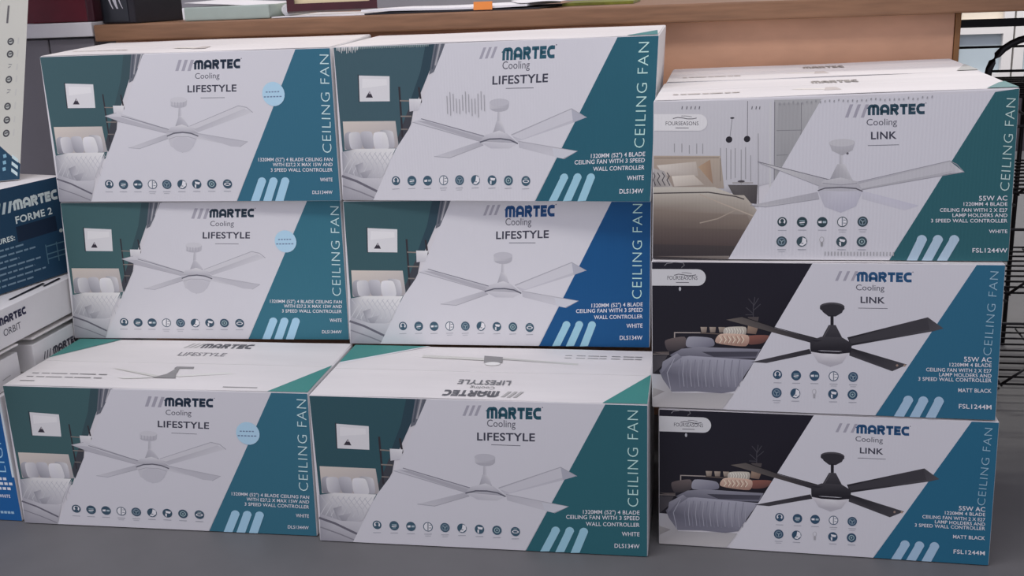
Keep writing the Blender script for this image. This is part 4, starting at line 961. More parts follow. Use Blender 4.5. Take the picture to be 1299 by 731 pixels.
('feature_icons','l',(205,205,216),.0064,[(.425,.2347),(.4398,.2378)]),
('feature_icons','l',(140,160,175),.0045,[(.4274,.225),(.4377,.2249)]),
('feature_icons','l',(150,150,165),.0042,[(.4212,.1897),(.4449,.1889)]),
('feature_icons','c',(45,62,72),(.4888,.2388),.0146,.0319),
('feature_icons','p',(205,205,216),[(.4777,.2447),(.4872,.2468),(.4874,.2325),(.4786,.2325)]),
('feature_icons','p',(150,165,180),[(.4902,.2452),(.4997,.2451),(.4999,.2323),(.4904,.2324)]),
('feature_icons','l',(150,150,165),.0041,[(.4779,.1893),(.5014,.1885)]),
('feature_icons','c',(45,62,72),(.5447,.24),.0145,.0318),
('feature_icons','c',(205,205,216),(.5447,.24),.0122,.0267),
('feature_icons','p',(120,125,140),[(.5425,.2654),(.546,.2654),(.5469,.2145),(.5434,.2146)]),
('feature_icons','l',(120,125,140),.0051,[(.5474,.2511),(.5546,.251)]),
('feature_icons','l',(120,125,140),.0051,[(.5477,.232),(.555,.2319)]),
('feature_icons','l',(150,150,165),.0042,[(.5339,.1908),(.5572,.19)]),
('feature_icons','l',(160,160,174),.0038,[(.5371,.178),(.5545,.1772)]),
('feature_icons','c',(45,62,72),(.6008,.2411),.0143,.0316),
('feature_icons','c',(110,125,145),(.6008,.2411),.0103,.0228),
('feature_icons','c',(45,62,72),(.6008,.2411),.0079,.0174),
('feature_icons','l',(140,155,170),.0045,[(.5949,.2507),(.6008,.2411),(.6064,.2474)]),
('feature_icons','l',(140,155,170),.0044,[(.6008,.2411),(.6011,.2253)]),
('feature_icons','l',(150,150,165),.0041,[(.5902,.1921),(.6132,.1914)]),
('feature_icons','l',(160,160,174),.0038,[(.5933,.1794),(.6106,.1787)]),
('feature_icons','c',(55,72,84),(.3761,.1178),.015,.0325),
('feature_icons','c',(110,125,145),(.3761,.1178),.0108,.0234),
('feature_icons','c',(55,72,84),(.3761,.1178),.0083,.0178),
('feature_icons','l',(140,155,170),.0046,[(.37,.1276),(.3761,.1178),(.382,.1243)]),
('feature_icons','l',(140,155,170),.0045,[(.3761,.1178),(.3763,.1016)]),
('feature_icons','l',(150,150,165),.0043,[(.3648,.0674),(.3888,.0668)]),
('feature_icons','l',(160,160,174),.0039,[(.368,.0544),(.386,.0538)]),
('feature_icons','c',(55,72,84),(.4333,.1178),.0149,.0323),
('feature_icons','p',(205,205,216),[(.4352,.1452),(.445,.1339),(.4468,.1081),(.4367,.0904),(.4262,.0952),(.4334,.1146)]),
('feature_icons','l',(55,72,84),.0052,[(.432,.1065),(.438,.1065)]),
('feature_icons','l',(150,150,165),.0042,[(.4222,.0676),(.446,.0671)]),
('feature_icons','c',(55,72,84),(.5444,.1178),.0146,.032),
('feature_icons','p',(205,205,216),[(.5383,.1354),(.5552,.129),(.5525,.1146),(.54,.1194)]),
('feature_icons','p',(205,205,216),[(.5379,.1146),(.543,.1146),(.5435,.0906),(.539,.0954)]),
('feature_icons','l',(150,150,165),.0042,[(.5337,.0682),(.557,.0676)]),
('feature_icons','c',(55,72,84),(.6008,.1178),.0144,.0318),
('feature_icons','c',(150,170,180),(.6008,.1178),.0086,.0191),
('feature_icons','c',(55,72,84),(.6008,.1178),.0065,.0143),
('feature_icons','c',(140,160,170),(.6008,.1178),.0026,.0057),
('feature_icons','l',(150,150,165),.0041,[(.5902,.0684),(.6133,.0679)]),
('feature_icons','c',(150,148,158),(.489,.1303),.0065,.0178),
('feature_icons','c',(190,188,203),(.489,.1303),.0049,.0143),
('feature_icons','p',(140,138,148),[(.486,.1125),(.4933,.1125),(.4921,.0875),(.4872,.0874)]),
('vertical_lettering','t','CEILING FAN',(.9886,.4171),(.9908,.9423),(.9649,.4211),(170,190,195),'thin'),
('product_lettering','t','55W AC',(.9113,.3634),(.9858,.3634),(.9105,.3905),(205,215,225),'s'),
('product_lettering','t','1220MM 4 BLADE',(.8714,.3337),(.9867,.3314),(.8708,.3542),(205,215,225),'s'),
('product_lettering','t','CEILING FAN WITH 2 X E27',(.8091,.299),(.9877,.296),(.8086,.3196),(205,215,225),'s'),
('product_lettering','t','LAMP HOLDERS AND',(.8435,.2676),(.9886,.2655),(.8429,.2881),(205,215,225),'s'),
('product_lettering','t','3 SPEED WALL CONTROLLER',(.7868,.2356),(.9895,.2334),(.7863,.2563),(205,215,225),'s'),
('finish_lettering','t','WHITE',(.9428,.1708),(.9913,.1706),(.9422,.1913),(205,215,225),'s'),
('model_lettering','t','FSL1244W',(.9022,.0542),(.9947,.0547),(.9015,.08),(205,215,225),'s'),
('slanted_bars','p',(160,180,205),[(.726,.003),(.7542,.003),(.7785,.1283),(.7772,.1402),(.7739,.1504),(.7692,.1572),(.7638,.1596),(.7585,.1572),(.7541,.1504),(.7513,.1403),(.7505,.1283)]),
('slanted_bars','p',(160,180,205),[(.7667,.003),(.7947,.003),(.8217,.1282),(.8203,.1401),(.8171,.1503),(.8124,.157),(.8071,.1594),(.8018,.1571),(.7975,.1503),(.7947,.1402),(.794,.1283)]),
('slanted_bars','p',(160,180,205),[(.8078,.0031),(.8356,.0034),(.8653,.1282),(.864,.1401),(.8607,.1501),(.8561,.1569),(.8508,.1592),(.8456,.1569),(.8413,.1502),(.8386,.1401),(.8378,.1282)]),
],
}

# ------------------------------------------------------------------ the room
structure(mesh_obj('floor', [(-3, -3, 0), (5.5, -3, 0), (5.5, 5, 0), (-3, 5, 0)], [(0, 1, 2, 3)], M['floor']))
structure(box('wall_back', -3, 5.5, 4.82, 4.95, 0, 2.9, M['wall'], bevel=0))
structure(box('baseboard_back', -3, 5.5, 4.76, 4.82, 0, 0.36, M['dark_plinth'], bevel=0.004))
def window(name, x0, x1, z0, z1, rail, upper, lower):
    w = structure(bpy.data.objects.new(name, None))
    COL.objects.link(w)
    t, y0, y1 = 0.05, 4.72, 4.82
    f = []
    V, F = [], []
    for bx in ((x0, x0 + t, z0, z1), (x1 - t, x1, z0, z1), (x0 + t, x1 - t, z0, z0 + t), (x0 + t, x1 - t, z1 - t, z1), (x0 + t, x1 - t, rail, rail + 0.06)):
        v = box_verts(bx[0], bx[1], y0, y1, bx[2], bx[3])
        F += [tuple(i + len(V) for i in q) for q in HEX]
        V += v
    mesh_obj('window_frame', V, F, M['white_frame'], w)
    box('upper_pane', x0 + t, x1 - t, y0 + 0.04, y0 + 0.06, rail + 0.06, z1 - t, upper, w, 0)
    box('lower_pane', x0 + t, x1 - t, y0 + 0.04, y0 + 0.06, z0 + t, rail, lower, w, 0)
window('window_1', 2.30, 2.62, 0.38, 1.0, 0.64, M['cream_panel'], M['glass_light'])
window('window_2', 2.63, 3.30, 0.38, 1.0, 0.60, M['glass'], M['glass_light'])
window('window_3', 3.32, 4.1, 0.38, 1.0, 0.60, M['glass'], M['glass_light'])

# ------------------------------------------------------------------ desk and cabinet behind the cartons
desk = thing('counter_desk', (0.6, 1.15, 0), 'long wooden counter behind the stacked cartons with papers on its top', 'counter')
def child_box(name, root, x0, x1, y0, y1, z0, z1, m, bevel=0.002):
    l = root.location
    return box(name, x0 - l.x, x1 - l.x, y0 - l.y, y1 - l.y, z0 - l.z, z1 - l.z, m, root, bevel)
child_box('counter_top', desk, -0.388, 2.6, 0.80, 1.55, 0.916, 0.9545, M['wood'], 0.004)
child_box('front_panel', desk, -0.36, 1.529, 0.842, 0.862, 0.0, 0.9155, M['wood_panel'])
child_box('end_panel', desk, 1.530, 1.541, 0.838, 1.50, 0.0, 0.9155, M['wood_end'])
child_box('end_panel', desk, 2.55, 2.58, 0.9, 1.50, 0.0, 0.9155, M['wood_end'])

cab = thing('grey_cabinet', (-0.75, 1.1, 0), 'light grey laminate cabinet standing left of the wooden counter', 'cabinet')
child_box('cabinet_top', cab, -1.15, -0.392, 0.80, 1.45, 0.929, 0.9615, M['laminate'])
child_box('door', cab, -1.14, -0.52, 0.815, 0.835, 0.02, 0.924, M['laminate_shaded'])
child_box('door', cab, -0.516, -0.400, 0.815, 0.835, 0.02, 0.924, M['laminate_shaded'])
child_box('body', cab, -1.14, -0.396, 0.836, 1.44, 0.0, 0.9285, M['laminate_shaded'])

# ------------------------------------------------------------------ ceiling fan cartons
def fan_carton(name, label, group, front, depth, skew=(0, 0), art=None, sub=None, ribbed=False, lift=0.0, lid_art=None, body='card', cat='carton', extra=None):
    """front: BL, BR, TR, TL corners; depth along +Y; lift raises the back of the lid"""
    bl, br, tr, tl = [Vector(p) for p in front]
    def back(p, z=0.0):
        return p + Vector((skew[0] * depth, depth * (1 + skew[1]), z))
    centre = (bl + br) / 2 + Vector((0, depth / 2, 0))
    root = thing(name, (centre.x, centre.y, min(bl.z, br.z)), label, cat, group)
    o = Vector(root.location)
    pts = [bl, br, tr, tl, back(bl), back(br), back(tr, lift), back(tl, lift)]
    pts = [p - o for p in pts]
    mesh_obj('carton_body', pts, HEX, M[body], root, bevel=0.0022)
    # lid: two flaps meeting in the middle of the top, a little bulged
    a, b, c, d = pts[3], pts[2], pts[6], pts[7]
    gap = 0.0010
    for t0, t1 in ((0.004, 0.498), (0.502, 0.996)):
        V, F = [], []
        nx, ny = 14, 5
        for lay in (gap, 0.0003):
            for j in range(ny + 1):
                t = t0 + (t1 - t0) * j / ny
                for i in range(nx + 1):
                    s = 0.004 + 0.992 * i / nx
                    p = (a * (1 - s) + b * s) * (1 - t) + (d * (1 - s) + c * s) * t
                    V.append(p + Vector((0, 0, lay + 0.0005 * math.sin(9 * s + 4 * t + o.x * 7))))
        n1 = (nx + 1) * (ny + 1)
        for j in range(ny):
            for i in range(nx):
                q = j * (nx + 1) + i
                F.append((q, q + 1, q + nx + 2, q + nx + 1))
                F.append((n1 + q, n1 + q + nx + 1, n1 + q + nx + 2, n1 + q + 1))
        for i in range(nx):
            F.append((i, n1 + i, n1 + i + 1, i + 1))
            q = ny * (nx + 1) + i
            F.append((q, q + 1, n1 + q + 1, n1 + q))
        for j in range(ny):
            q = j * (nx + 1)
            F.append((q, q + nx + 1, n1 + q + nx + 1, n1 + q))
            q += nx
            F.append((q, n1 + q, n1 + q + nx + 1, q + nx + 1))
        mesh_obj('lid_flap', V, F, M['lid'], root)
    if art:
        f = Face(pts[0], pts[1], pts[2], pts[3])
        for it in ART[art]:
            f.item(it, sub or {})
        for it in (extra or []):
            f.item(it, sub or {})
        f.build(root, M['print_ribbed'] if ribbed else M['print'])
    if lid_art:
        up = Vector((0, 0, 0.0014))
        f = Face(a + up, b + up, c + up, d + up)
        for it in lid_art:
            f.item(it, sub or {})
        f.build(root, M['print'])
    return root

def lid_prints(band, flip=False, corner=True):
    g, g2 = (120, 118, 126), (176, 174, 180)
    L = []
    if corner:
        L.append(('lid_corner_print', 'p', band, [(0.872, 0.002), (0.998, 0.002), (0.998, 0.52)]))
        if flip:
            L.append(('lid_rear_corner_print', 'p', band, [(0.002, 0.62), (0.002, 0.998), (0.25, 0.998)]))
            L.append(('lid_rear_corner_print', 'p', (190, 188, 203), [(0.002, 0.62), (0.012, 0.60), (0.262, 0.998), (0.25, 0.998)]))
    def word(t, u0, u1, v0, v1, col, st):
        if flip:
            L.append(('lid_brand_lettering' if t == '#LOGO' else 'lid_name_lettering', 't', t, (u1, v1), (u0, v1), (u1, v0), col, st))
        else:
            L.append(('lid_brand_lettering' if t == '#LOGO' else 'lid_name_lettering', 't', t, (u0, v0), (u1, v0), (u0, v1), col, st))
    if corner and not flip:
        L.append(('lid_rear_corner_print', 'p', band, [(0.002, 0.56), (0.002, 0.998), (0.16, 0.998)]))
    if flip:
        word('#LOGO', 0.40, 0.565, 0.045, 0.15, (84, 84, 94), 'logo')
        for i in range(3):
            L.append(('lid_brand_lettering', 'p', (150, 148, 156), [(0.575 + i * 0.018, 0.05), (0.585 + i * 0.018, 0.05), (0.60 + i * 0.018, 0.15), (0.59 + i * 0.018, 0.15)]))
        word('Cooling', 0.47, 0.545, 0.18, 0.225, g, 'n')
        word('LIFESTYLE', 0.425, 0.585, 0.26, 0.34, (96, 96, 106), 'b')
        fv, fu = 0.70, 0.50
        L.append(('lid_fan_picture', 'p', g2, [(fu - 0.02, fv + 0.02), (fu - 0.24, fv + 0.06), (fu - 0.24, fv + 0.11), (fu - 0.02, fv + 0.07)]))
        L.append(('lid_fan_picture', 'p', [(150, 148, 156), g2, g2, g2], [(fu + 0.02, fv + 0.05), (fu + 0.27, fv - 0.03), (fu + 0.27, fv), (fu + 0.02, fv + 0.09)]))
        L.append(('lid_fan_picture', 'p', g, [(fu - 0.03, fv - 0.02), (fu + 0.03, fv - 0.02), (fu + 0.022, fv + 0.1), (fu - 0.04, fv + 0.12)]))
        L.append(('lid_fan_picture', 'c', (196, 194, 204), (fu, fv - 0.04), 0.025, 0.035))
        for k in range(2):
            for q in range(7):
                L.append(('lid_small_print', 'l', (128, 126, 134), 0.012, [(0.72 + q * 0.037, 0.86 - k * 0.05), (0.742 + q * 0.037 + 0.006 * (q % 3), 0.86 - k * 0.05)]))
    else:
        word('#LOGO', 0.485, 0.665, 0.83, 0.93, (84, 84, 94), 'logo')
        for i in range(3):
            L.append(('lid_brand_lettering', 'p', (150, 148, 156), [(0.425 + i * 0.018, 0.83), (0.435 + i * 0.018, 0.83), (0.452 + i * 0.018, 0.93), (0.442 + i * 0.018, 0.93)]))
        word('LIFESTYLE', 0.44, 0.605, 0.66, 0.73, (110, 108, 118), 'b')
        fv, fu = 0.23, 0.50
        L.append(('lid_fan_picture', 'p', g2, [(fu - 0.02, fv + 0.01), (fu - 0.19, fv + 0.13), (fu - 0.22, fv + 0.14), (fu - 0.04, fv - 0.01)]))
        L.append(('lid_fan_picture', 'p', (188, 186, 194), [(fu + 0.02, fv + 0.02), (fu + 0.18, fv + 0.11), (fu + 0.21, fv + 0.08), (fu + 0.04, fv)]))
        L.append(('lid_fan_picture', 'p', (188, 186, 194), [(fu - 0.06, fv - 0.01), (fu - 0.16, fv - 0.04), (fu - 0.13, fv - 0.06), (fu - 0.04, fv - 0.03)]))
        L.append(('lid_fan_picture', 'p', g, [(fu - 0.045, fv - 0.03), (fu + 0.035, fv - 0.03), (fu + 0.02, fv + 0.05), (fu + 0.008, fv + 0.16), (fu - 0.004, fv + 0.16), (fu - 0.012, fv + 0.05)]))
        L.append(('lid_fan_picture', 'p', g, [(fu - 0.012, fv + 0.16), (fu + 0.055, fv + 0.16), (fu + 0.05, fv + 0.2), (fu - 0.01, fv + 0.2)]))
        for k in range(2):
            for q in range(8):
                L.append(('lid_small_print', 'l', (112, 110, 118), 0.014, [(0.035 + q * 0.033, 0.24 - k * 0.07), (0.058 + q * 0.033 + 0.005 * (q % 3), 0.24 - k * 0.07)]))
        L.append(('lid_small_print', 'l', (112, 110, 118), 0.014, [(0.035, 0.09), (0.085, 0.09)]))
        L.append(('lid_edge_print', 'l', (128, 126, 134), 0.014, [(0.72, 0.06), (0.83, 0.06)]))
    return L

def thin_lid_prints(u):
    L = [('lid_lettering', 't', '#LOGO', (0.47 + u, 0.62), (0.61 + u, 0.62), (0.47 + u, 0.76), (128, 122, 126), 'logo')]
    L.append(('lid_fan_picture', 'p', (196, 190, 194), [(0.40, 0.3), (0.52, 0.22), (0.53, 0.27), (0.42, 0.34)]))
    L.append(('lid_fan_picture', 'p', (168, 160, 166), [(0.49, 0.2), (0.54, 0.2), (0.53, 0.36), (0.50, 0.36)]))
    for q in range(9):
        L.append(('lid_small_print', 'l', (160, 152, 156), 0.03, [(0.05 + q * 0.022, 0.27), (0.066 + q * 0.022 + 0.003 * (q % 3), 0.27)]))
    return L

TEAL_A, NAVY = (46, 100, 118), (35, 48, 68)
# worn paper along the top edge and dents of the upper middle carton
random.seed(4)
WORN = []
for i in range(16):
    u = 0.012 + i * 0.0045 + random.random() * 0.002
    h = 0.012 + 0.022 * random.random()
    WORN.append(('scuffs', 'p', (196, 196, 206), [(u - 0.0016, 0.997), (u + 0.0016, 0.997), (u + 0.0008, 0.99 - h), (u - 0.0004, 0.99 - h)]))
for i in range(60):
    u = 0.07 + i * 0.004
    WORN.append(('scuffs', 'p', (150, 164, 172), [(u, 0.997), (u + 0.002, 0.997), (u + 0.0015, 0.985 - 0.008 * random.random()), (u + 0.0005, 0.985)]))
for i in range(13):
    u = 0.362 + i * 0.0098
    v1 = 0.675 + 0.025 * math.sin(i * 1.3)
    WORN.append(('dents', 'l', (146, 144, 156), 0.0042, [(u, v1), (u + 0.001, v1 - 0.09 - 0.06 * random.random())]))
RUBBED = []
for i in range(34):
    u = 0.36 + i * 0.0125
    WORN_V = 0.965 + 0.01 * random.random()
    RUBBED.append(('scuffs', 'l', (140, 139, 150), 0.006, [(u, WORN_V), (u - 0.001, WORN_V - 0.012)]))
for i in range(22):
    u = 0.50 + i * 0.009
    RUBBED.append(('lower_scuffs', 'l', (150, 149, 160), 0.006, [(u, 0.055), (u, 0.03)]))

G1, G2 = 'ceiling fan cartons with a round sticker', 'white ceiling fan cartons without a sticker'
fan_carton('fan_carton', 'white fan carton with round pale blue sticker on the floor, lowest of left stack', G1,
           [(-0.3211, 0.1765, 0.0012), (0.2978, 0.1869, 0.0012), (0.3067, 0.1873, 0.2962), (-0.3155, 0.177, 0.2976)], 0.28, (-0.0167, 0),
           'light_kit', {'BAND': (50, 98, 122), 'MC': NAVY, 'WALL': (58, 86, 94)}, lid_art=lid_prints((60, 116, 118)))
fan_carton('fan_carton', 'white fan carton with round pale blue sticker, in the middle of left stack', G1,
           [(-0.3335, 0.4575, 0.3000), (0.2893, 0.4833, 0.2995), (0.2935, 0.4877, 0.5988), (-0.3201, 0.4623, 0.6010)], 0.268, (-0.02, 0),
           'light_kit', {'BAND': (50, 100, 122), 'MC': (35, 50, 66), 'WALL': (60, 88, 96)})
fan_carton('fan_carton', 'white fan carton with round pale blue sticker, topmost of the left stack', G1,
           [(-0.3186, 0.4578, 0.6035), (0.302, 0.4666, 0.6015), (0.3057, 0.4695, 0.9042), (-0.3136, 0.4607, 0.9046)], 0.28, (-0.0143, 0),
           'light_kit', {'BAND': (47, 95, 121), 'MC': (33, 44, 62), 'WALL': (56, 82, 92)}, lift=0.010, lid_art=thin_lid_prints(0.0)[1:])
fan_carton('fan_carton', 'white fan carton with upside-down lettering on its lid, lowest of the middle stack', G2,
           [(0.3085, 0.1707, 0.0012), (0.9309, 0.1776, 0.0012), (0.9328, 0.1778, 0.2968), (0.3145, 0.171, 0.2988)], 0.28, (-0.011, 0),
           'plain', {'BAND': (42, 90, 104), 'MC': (36, 74, 92), 'WALL': (46, 76, 88)}, lid_art=lid_prints((58, 116, 118), True))
fan_carton('fan_carton', 'white fan carton with a bright blue band, in the middle of the middle stack', G2,
           [(0.2997, 0.4537, 0.3015), (0.9197, 0.4724, 0.2995), (0.9241, 0.4752, 0.6028), (0.3093, 0.4565, 0.6030)], 0.275, (-0.02, 0),
           'plain', {'BAND': (20, 72, 124), 'MC': (28, 66, 118), 'WALL': (52, 80, 90)})
fan_carton('fan_carton', 'white fan carton with scuffed upper edge, topmost of the middle stack', G2,
           [(0.3101, 0.4538, 0.6055), (0.9254, 0.4239, 0.6055), (0.9425, 0.4195, 0.9111), (0.3183, 0.45, 0.9059)], 0.30, (0.0, 0),
           'plain', {'BAND': (36, 84, 104), 'MC': (38, 78, 98), 'WALL': (58, 82, 95)}, ribbed=True, lift=0.004, extra=WORN,
           lid_art=[('lid_corner_print', 'p', (60, 112, 120), [(0.905, 0.004), (0.996, 0.004), (0.985, 0.42)])])
G3 = 'fan cartons of the right stack'
fan_carton('fan_carton', 'carton picturing a black ceiling fan, on the floor, lowest of the right stack', G3,
           [(0.9484, 0.2266, 0.0012), (1.5202, 0.2118, 0.0012), (1.5166, 0.2116, 0.2712), (0.9488, 0.2263, 0.2702)], 0.288, (0.0259, 0),
           'black_fan', {'BAND': (37, 92, 124), 'MC': (34, 70, 112)})
fan_carton('fan_carton', 'carton picturing a black ceiling fan, middle one of the right stack', G3,
           [(0.9374, 0.2259, 0.2735), (1.5102, 0.2116, 0.2740), (1.5041, 0.2102, 0.5446), (0.9372, 0.2244, 0.5426)], 0.288, (0.0249, 0),
           'black_fan', {'BAND': (41, 93, 124), 'MC': (38, 76, 118)})
fan_carton('fan_carton', 'carton picturing a white ceiling fan beside a beige bed, atop the right stack', G3,
           [(0.9381, 0.2304, 0.5455), (1.511, 0.2217, 0.5470), (1.5048, 0.2207, 0.8247), (0.9416, 0.2292, 0.8147)], 0.288, (0.0151, 0),
           'white_fan', {'BAND': (42, 87, 99), 'MC': (40, 64, 82)}, ribbed=True, extra=RUBBED,
           lid_art=thin_lid_prints(0.0) + [('lid_corner_print', 'p', (58, 108, 116), [(0.915, 0.004), (0.998, 0.004), (0.998, 0.33), (0.975, 0.27)])])
for lv, (z0, z1, z2, lab) in enumerate(((0.0012, 0.2700, 0.2704, 'plain white carton behind the lowest carton of the right stack, on the floor'),
                                        (0.2735, 0.5422, 0.5428, 'plain white carton behind the middle carton of the right stack'),
                                        (0.5460, 0.8160, 0.8240, 'white carton showing only its lid, behind the topmost carton of the right stack'))):
    fan_carton('fan_carton', lab, 'cartons of the rear row', [(0.952, 0.530, z0), (1.520, 0.523, z0), (1.516, 0.523, z2), (0.950, 0.530, z1)], 0.288, (0.010, 0),
               lid_art=thin_lid_prints(0.0) + [('lid_corner_print', 'p', (150, 150, 156), [(0.93, 0.06), (0.998, 0.06), (0.998, 0.5)])] if lv == 2 else None)

# ------------------------------------------------------------------ cartons of the side row on the left
def side_carton(name, label, corner, along, back, length, width, z0, z1, base, prints, cat='carton', shear=(0, 0), face='side', body='card', group=None):
    """corner: the visible face's right lower corner; along: unit vector from it to the face's left; back: unit vector away from the viewer"""
    c = Vector((corner[0], corner[1], 0))
    a = Vector((along[0], along[1], 0))
    b = Vector((back[0], back[1], 0))
    s = Vector((shear[0], shear[1], 0))
    br, bl = c, c + a * length
    root_at = c + a * length / 2 + b * width / 2
    root = thing(name, (root_at.x, root_at.y, z0), label, cat, group)
    o = Vector((root_at.x, root_at.y, z0))
    Z0, Z1 = Vector((0, 0, z0)), Vector((0, 0, z1))
    pts = [bl + Z0, br + Z0, br + Z1 + s, bl + Z1 + s, bl + b * width + Z0, br + b * width + Z0, br + b * width + Z1 + s, bl + b * width + Z1 + s]
    pts = [p - o for p in pts]
    mesh_obj('carton_body', pts, HEX, M[body], root, bevel=0.002)
    f = Face(pts[0], pts[1], pts[2], pts[3])
    if base:
        f.put('printed_front', [(0.001, 0.002), (0.999, 0.002), (0.999, 0.998), (0.001, 0.998)], [(0, 1, 2, 3)], base)
    for it in prints:
        f.item(it, {})
    f.build(root, M['print'])
    return root, pts

def flap(root, p0, p1, out, rise, m='lid', thick=0.003, name='flap'):
    """an open lid flap hinged on p0-p1, reaching by out and standing up by rise"""
    p0, p1, out = Vector(p0), Vector(p1), Vector(out)
    up = Vector((0, 0, rise))
    t = Vector((0, 0, thick))
    l = Vector((0, 0, 0.002))
    n = 6
    V, F = [], []
    for k in range(n + 1):
        s = k / n
        q = out * s + up * math.sin(s * math.pi / 2) + l
        V += [p0 + q, p1 + q, p1 + q + t, p0 + q + t]
    for k in range(n):
        for e in range(4):
            F.append((4 * k + e, 4 * k + (e + 1) % 4, 4 * k + 4 + (e + 1) % 4, 4 * k + 4 + e))
    F += [(0, 1, 2, 3), (4 * n, 4 * n + 1, 4 * n + 2, 4 * n + 3)]
    return mesh_obj(name, V, F, M[m], root)

def txt(t, u0, u1, v0, v1, col, st='b', part='lettering', dv=0.0):
    return (part, 't', t, (u0, v0), (u1, v0 + dv), (u0, v1), col, st)

def slashes(u0, v0, w, du, h, step, col):
    return [('lettering', 'p', col, [(u0 + i * step, v0), (u0 + i * step + w, v0), (u0 + i * step + w + du, v0 + h), (u0 + i * step + du, v0 + h)]) for i in range(3)]

# blue carton on the floor beside the left stack
P = [('lettering', 't', 'LIGHT', (0.972, 0.40), (0.972, 0.80), (0.942, 0.40), (150, 185, 215), 'thin'),
     ('trim', 'p', (190, 200, 215), [(0.991, 0.36), (0.999, 0.36), (0.999, 0.997), (0.991, 0.997)])]
for v, u in ((0.345, 0.9), (0.305, 0.92), (0.265, 0.91)):
    for q in range(4):
        P.append(('lettering', 'l', (200, 215, 228), 0.022, [(u + q * 0.018, v), (u + 0.013 + q * 0.018, v)]))
P.append(txt('WHITE', 0.925, 0.97, 0.19, 0.215, (205, 215, 228)))
for q in range(4):
    P.append(('model_lettering', 'l', (140, 170, 200), 0.02, [(0.92 + q * 0.014, 0.066), (0.931 + q * 0.014, 0.067)]))
side_carton('fan_carton', 'bright blue carton end on the floor at the left edge, beside the left stack',
            (-0.3300, 0.183), (-1, 0), (0, 1), 0.57, 0.28, 0.0012, 0.2705, (28, 84, 146), P)

# two small white cartons lying on the blue one
r, p = side_carton('fitting_carton', 'small open white carton at the left edge, on the bright blue carton', (-0.338, 0.268), (0, -1), (-1, 0), 0.13, 0.28, 0.2725, 0.335, None,
                   [('lettering', 'l', (150, 148, 156), 0.03, [(0.55, 0.35), (0.75, 0.38)])])
flap(r, p[6] + Vector((0, 0, 0)), p[7], (0.285, 0, 0), 0.012)
r, p = side_carton('fitting_carton', 'small open white carton wedged under the white carton beside the left stack', (-0.335, 0.545), (0, -1), (-1, 0), 0.232, 0.095, 0.2725, 0.333, None,
                   slashes(0.13, 0.30, 0.014, 0.03, 0.26, 0.042, (70, 70, 84)) + [('lettering', 't', '#LOGO', (0.28, 0.3), (0.68, 0.3), (0.28, 0.56), (64, 64, 78), 'logo')])
flap(r, p[7] + Vector((0, 0, 0)), p[6], (0.098, 0, 0), 0.010)

# white carton with dark lettering
fl = 0.40
P = [('lettering', 't', '#LOGO', (0.262, 0.60), (0.492, 0.60), (0.262, 0.80), (40, 40, 70), 'logo'),
     ('lettering', 't', 'ORBIT', (0.295, 0.29), (0.435, 0.29), (0.295, 0.47), (66, 64, 80), 'n')] + slashes(0.175, 0.60, 0.014, 0.016, 0.20, 0.026, (60, 60, 90))
r, p = side_carton('light_carton', 'white carton with dark blue lettering under the dark blue carton at the left', (-0.335, 0.515), (0, -1), (-1, 0), fl, 0.30, 0.3560, 0.4330, None, P)
o = Vector(r.location)
for (ya, yb, dx) in ((0.30, 0.42, -0.02), (0.40, 0.46, -0.008)):
    V = [Vector((-0.337 + dx, ya, 0.4345)) - o, Vector((-0.337 + dx, yb, 0.4345)) - o, Vector((-0.342 + dx, yb, 0.4365)) - o, Vector((-0.342 + dx, ya, 0.4350)) - o]
    mesh_obj('lid_slot', V, [(0, 1, 2, 3)], M['black'], r)

# dark blue carton
a14 = math.radians(14)
al, bk = (-math.sin(a14), -math.cos(a14)), (-math.cos(a14), math.sin(a14))
B1, TX = (27, 56, 84), (176, 188, 200)
P = [('lettering', 't', '#LOGO', (0.695, 0.765), (0.955, 0.775), (0.695, 0.865), (186, 194, 204), 'logo')]
P += slashes(0.595, 0.755, 0.016, 0.018, 0.11, 0.032, (170, 182, 194))
P.append(('lettering', 't', 'FORME 2', (0.695, 0.635), (0.91, 0.640), (0.695, 0.705), (190, 197, 206), 'b'))
P.append(('lettering', 'p', (20, 34, 56), [(0.69, 0.45), (0.925, 0.46), (0.925, 0.615), (0.69, 0.605)]))
P.append(('lettering', 't', 'FEATURES:', (0.49, 0.475), (0.675, 0.482), (0.49, 0.525), (190, 198, 206), 'b'))
random.seed(3)
for k in range(7):
    x = 0.40
    end = (0.72, 0.78, 0.68, 0.80, 0.76, 0.82, 0.74)[k]
    v = 0.415 - k * 0.058
    while x < end:
        w = 0.02 + 0.03 * random.random()
        P.append(('lettering', 'l', (104, 126, 150), 0.017, [(x, v), (min(x + w, end), v + 0.001)]))
        x += w + 0.008
P.append(('lettering', 'c', (170, 178, 186), (0.945, 0.45), 0.012, 0.02))
for v in (0.20, 0.33, 0.25):
    P.append(('lettering', 'l', (74, 104, 126), 0.012, [(0.84, v), (0.97, v)]))
for u in (0.84, 0.905, 0.97):
    P.append(('lettering', 'l', (74, 104, 126), 0.012, [(u, 0.15), (u, 0.35)]))
side_carton('light_carton', 'dark blue carton with pale lettering at the left, beside the left stack', (-0.350, 0.528), al, bk, 0.45, 0.26, 0.4362, 0.6480, B1, P)

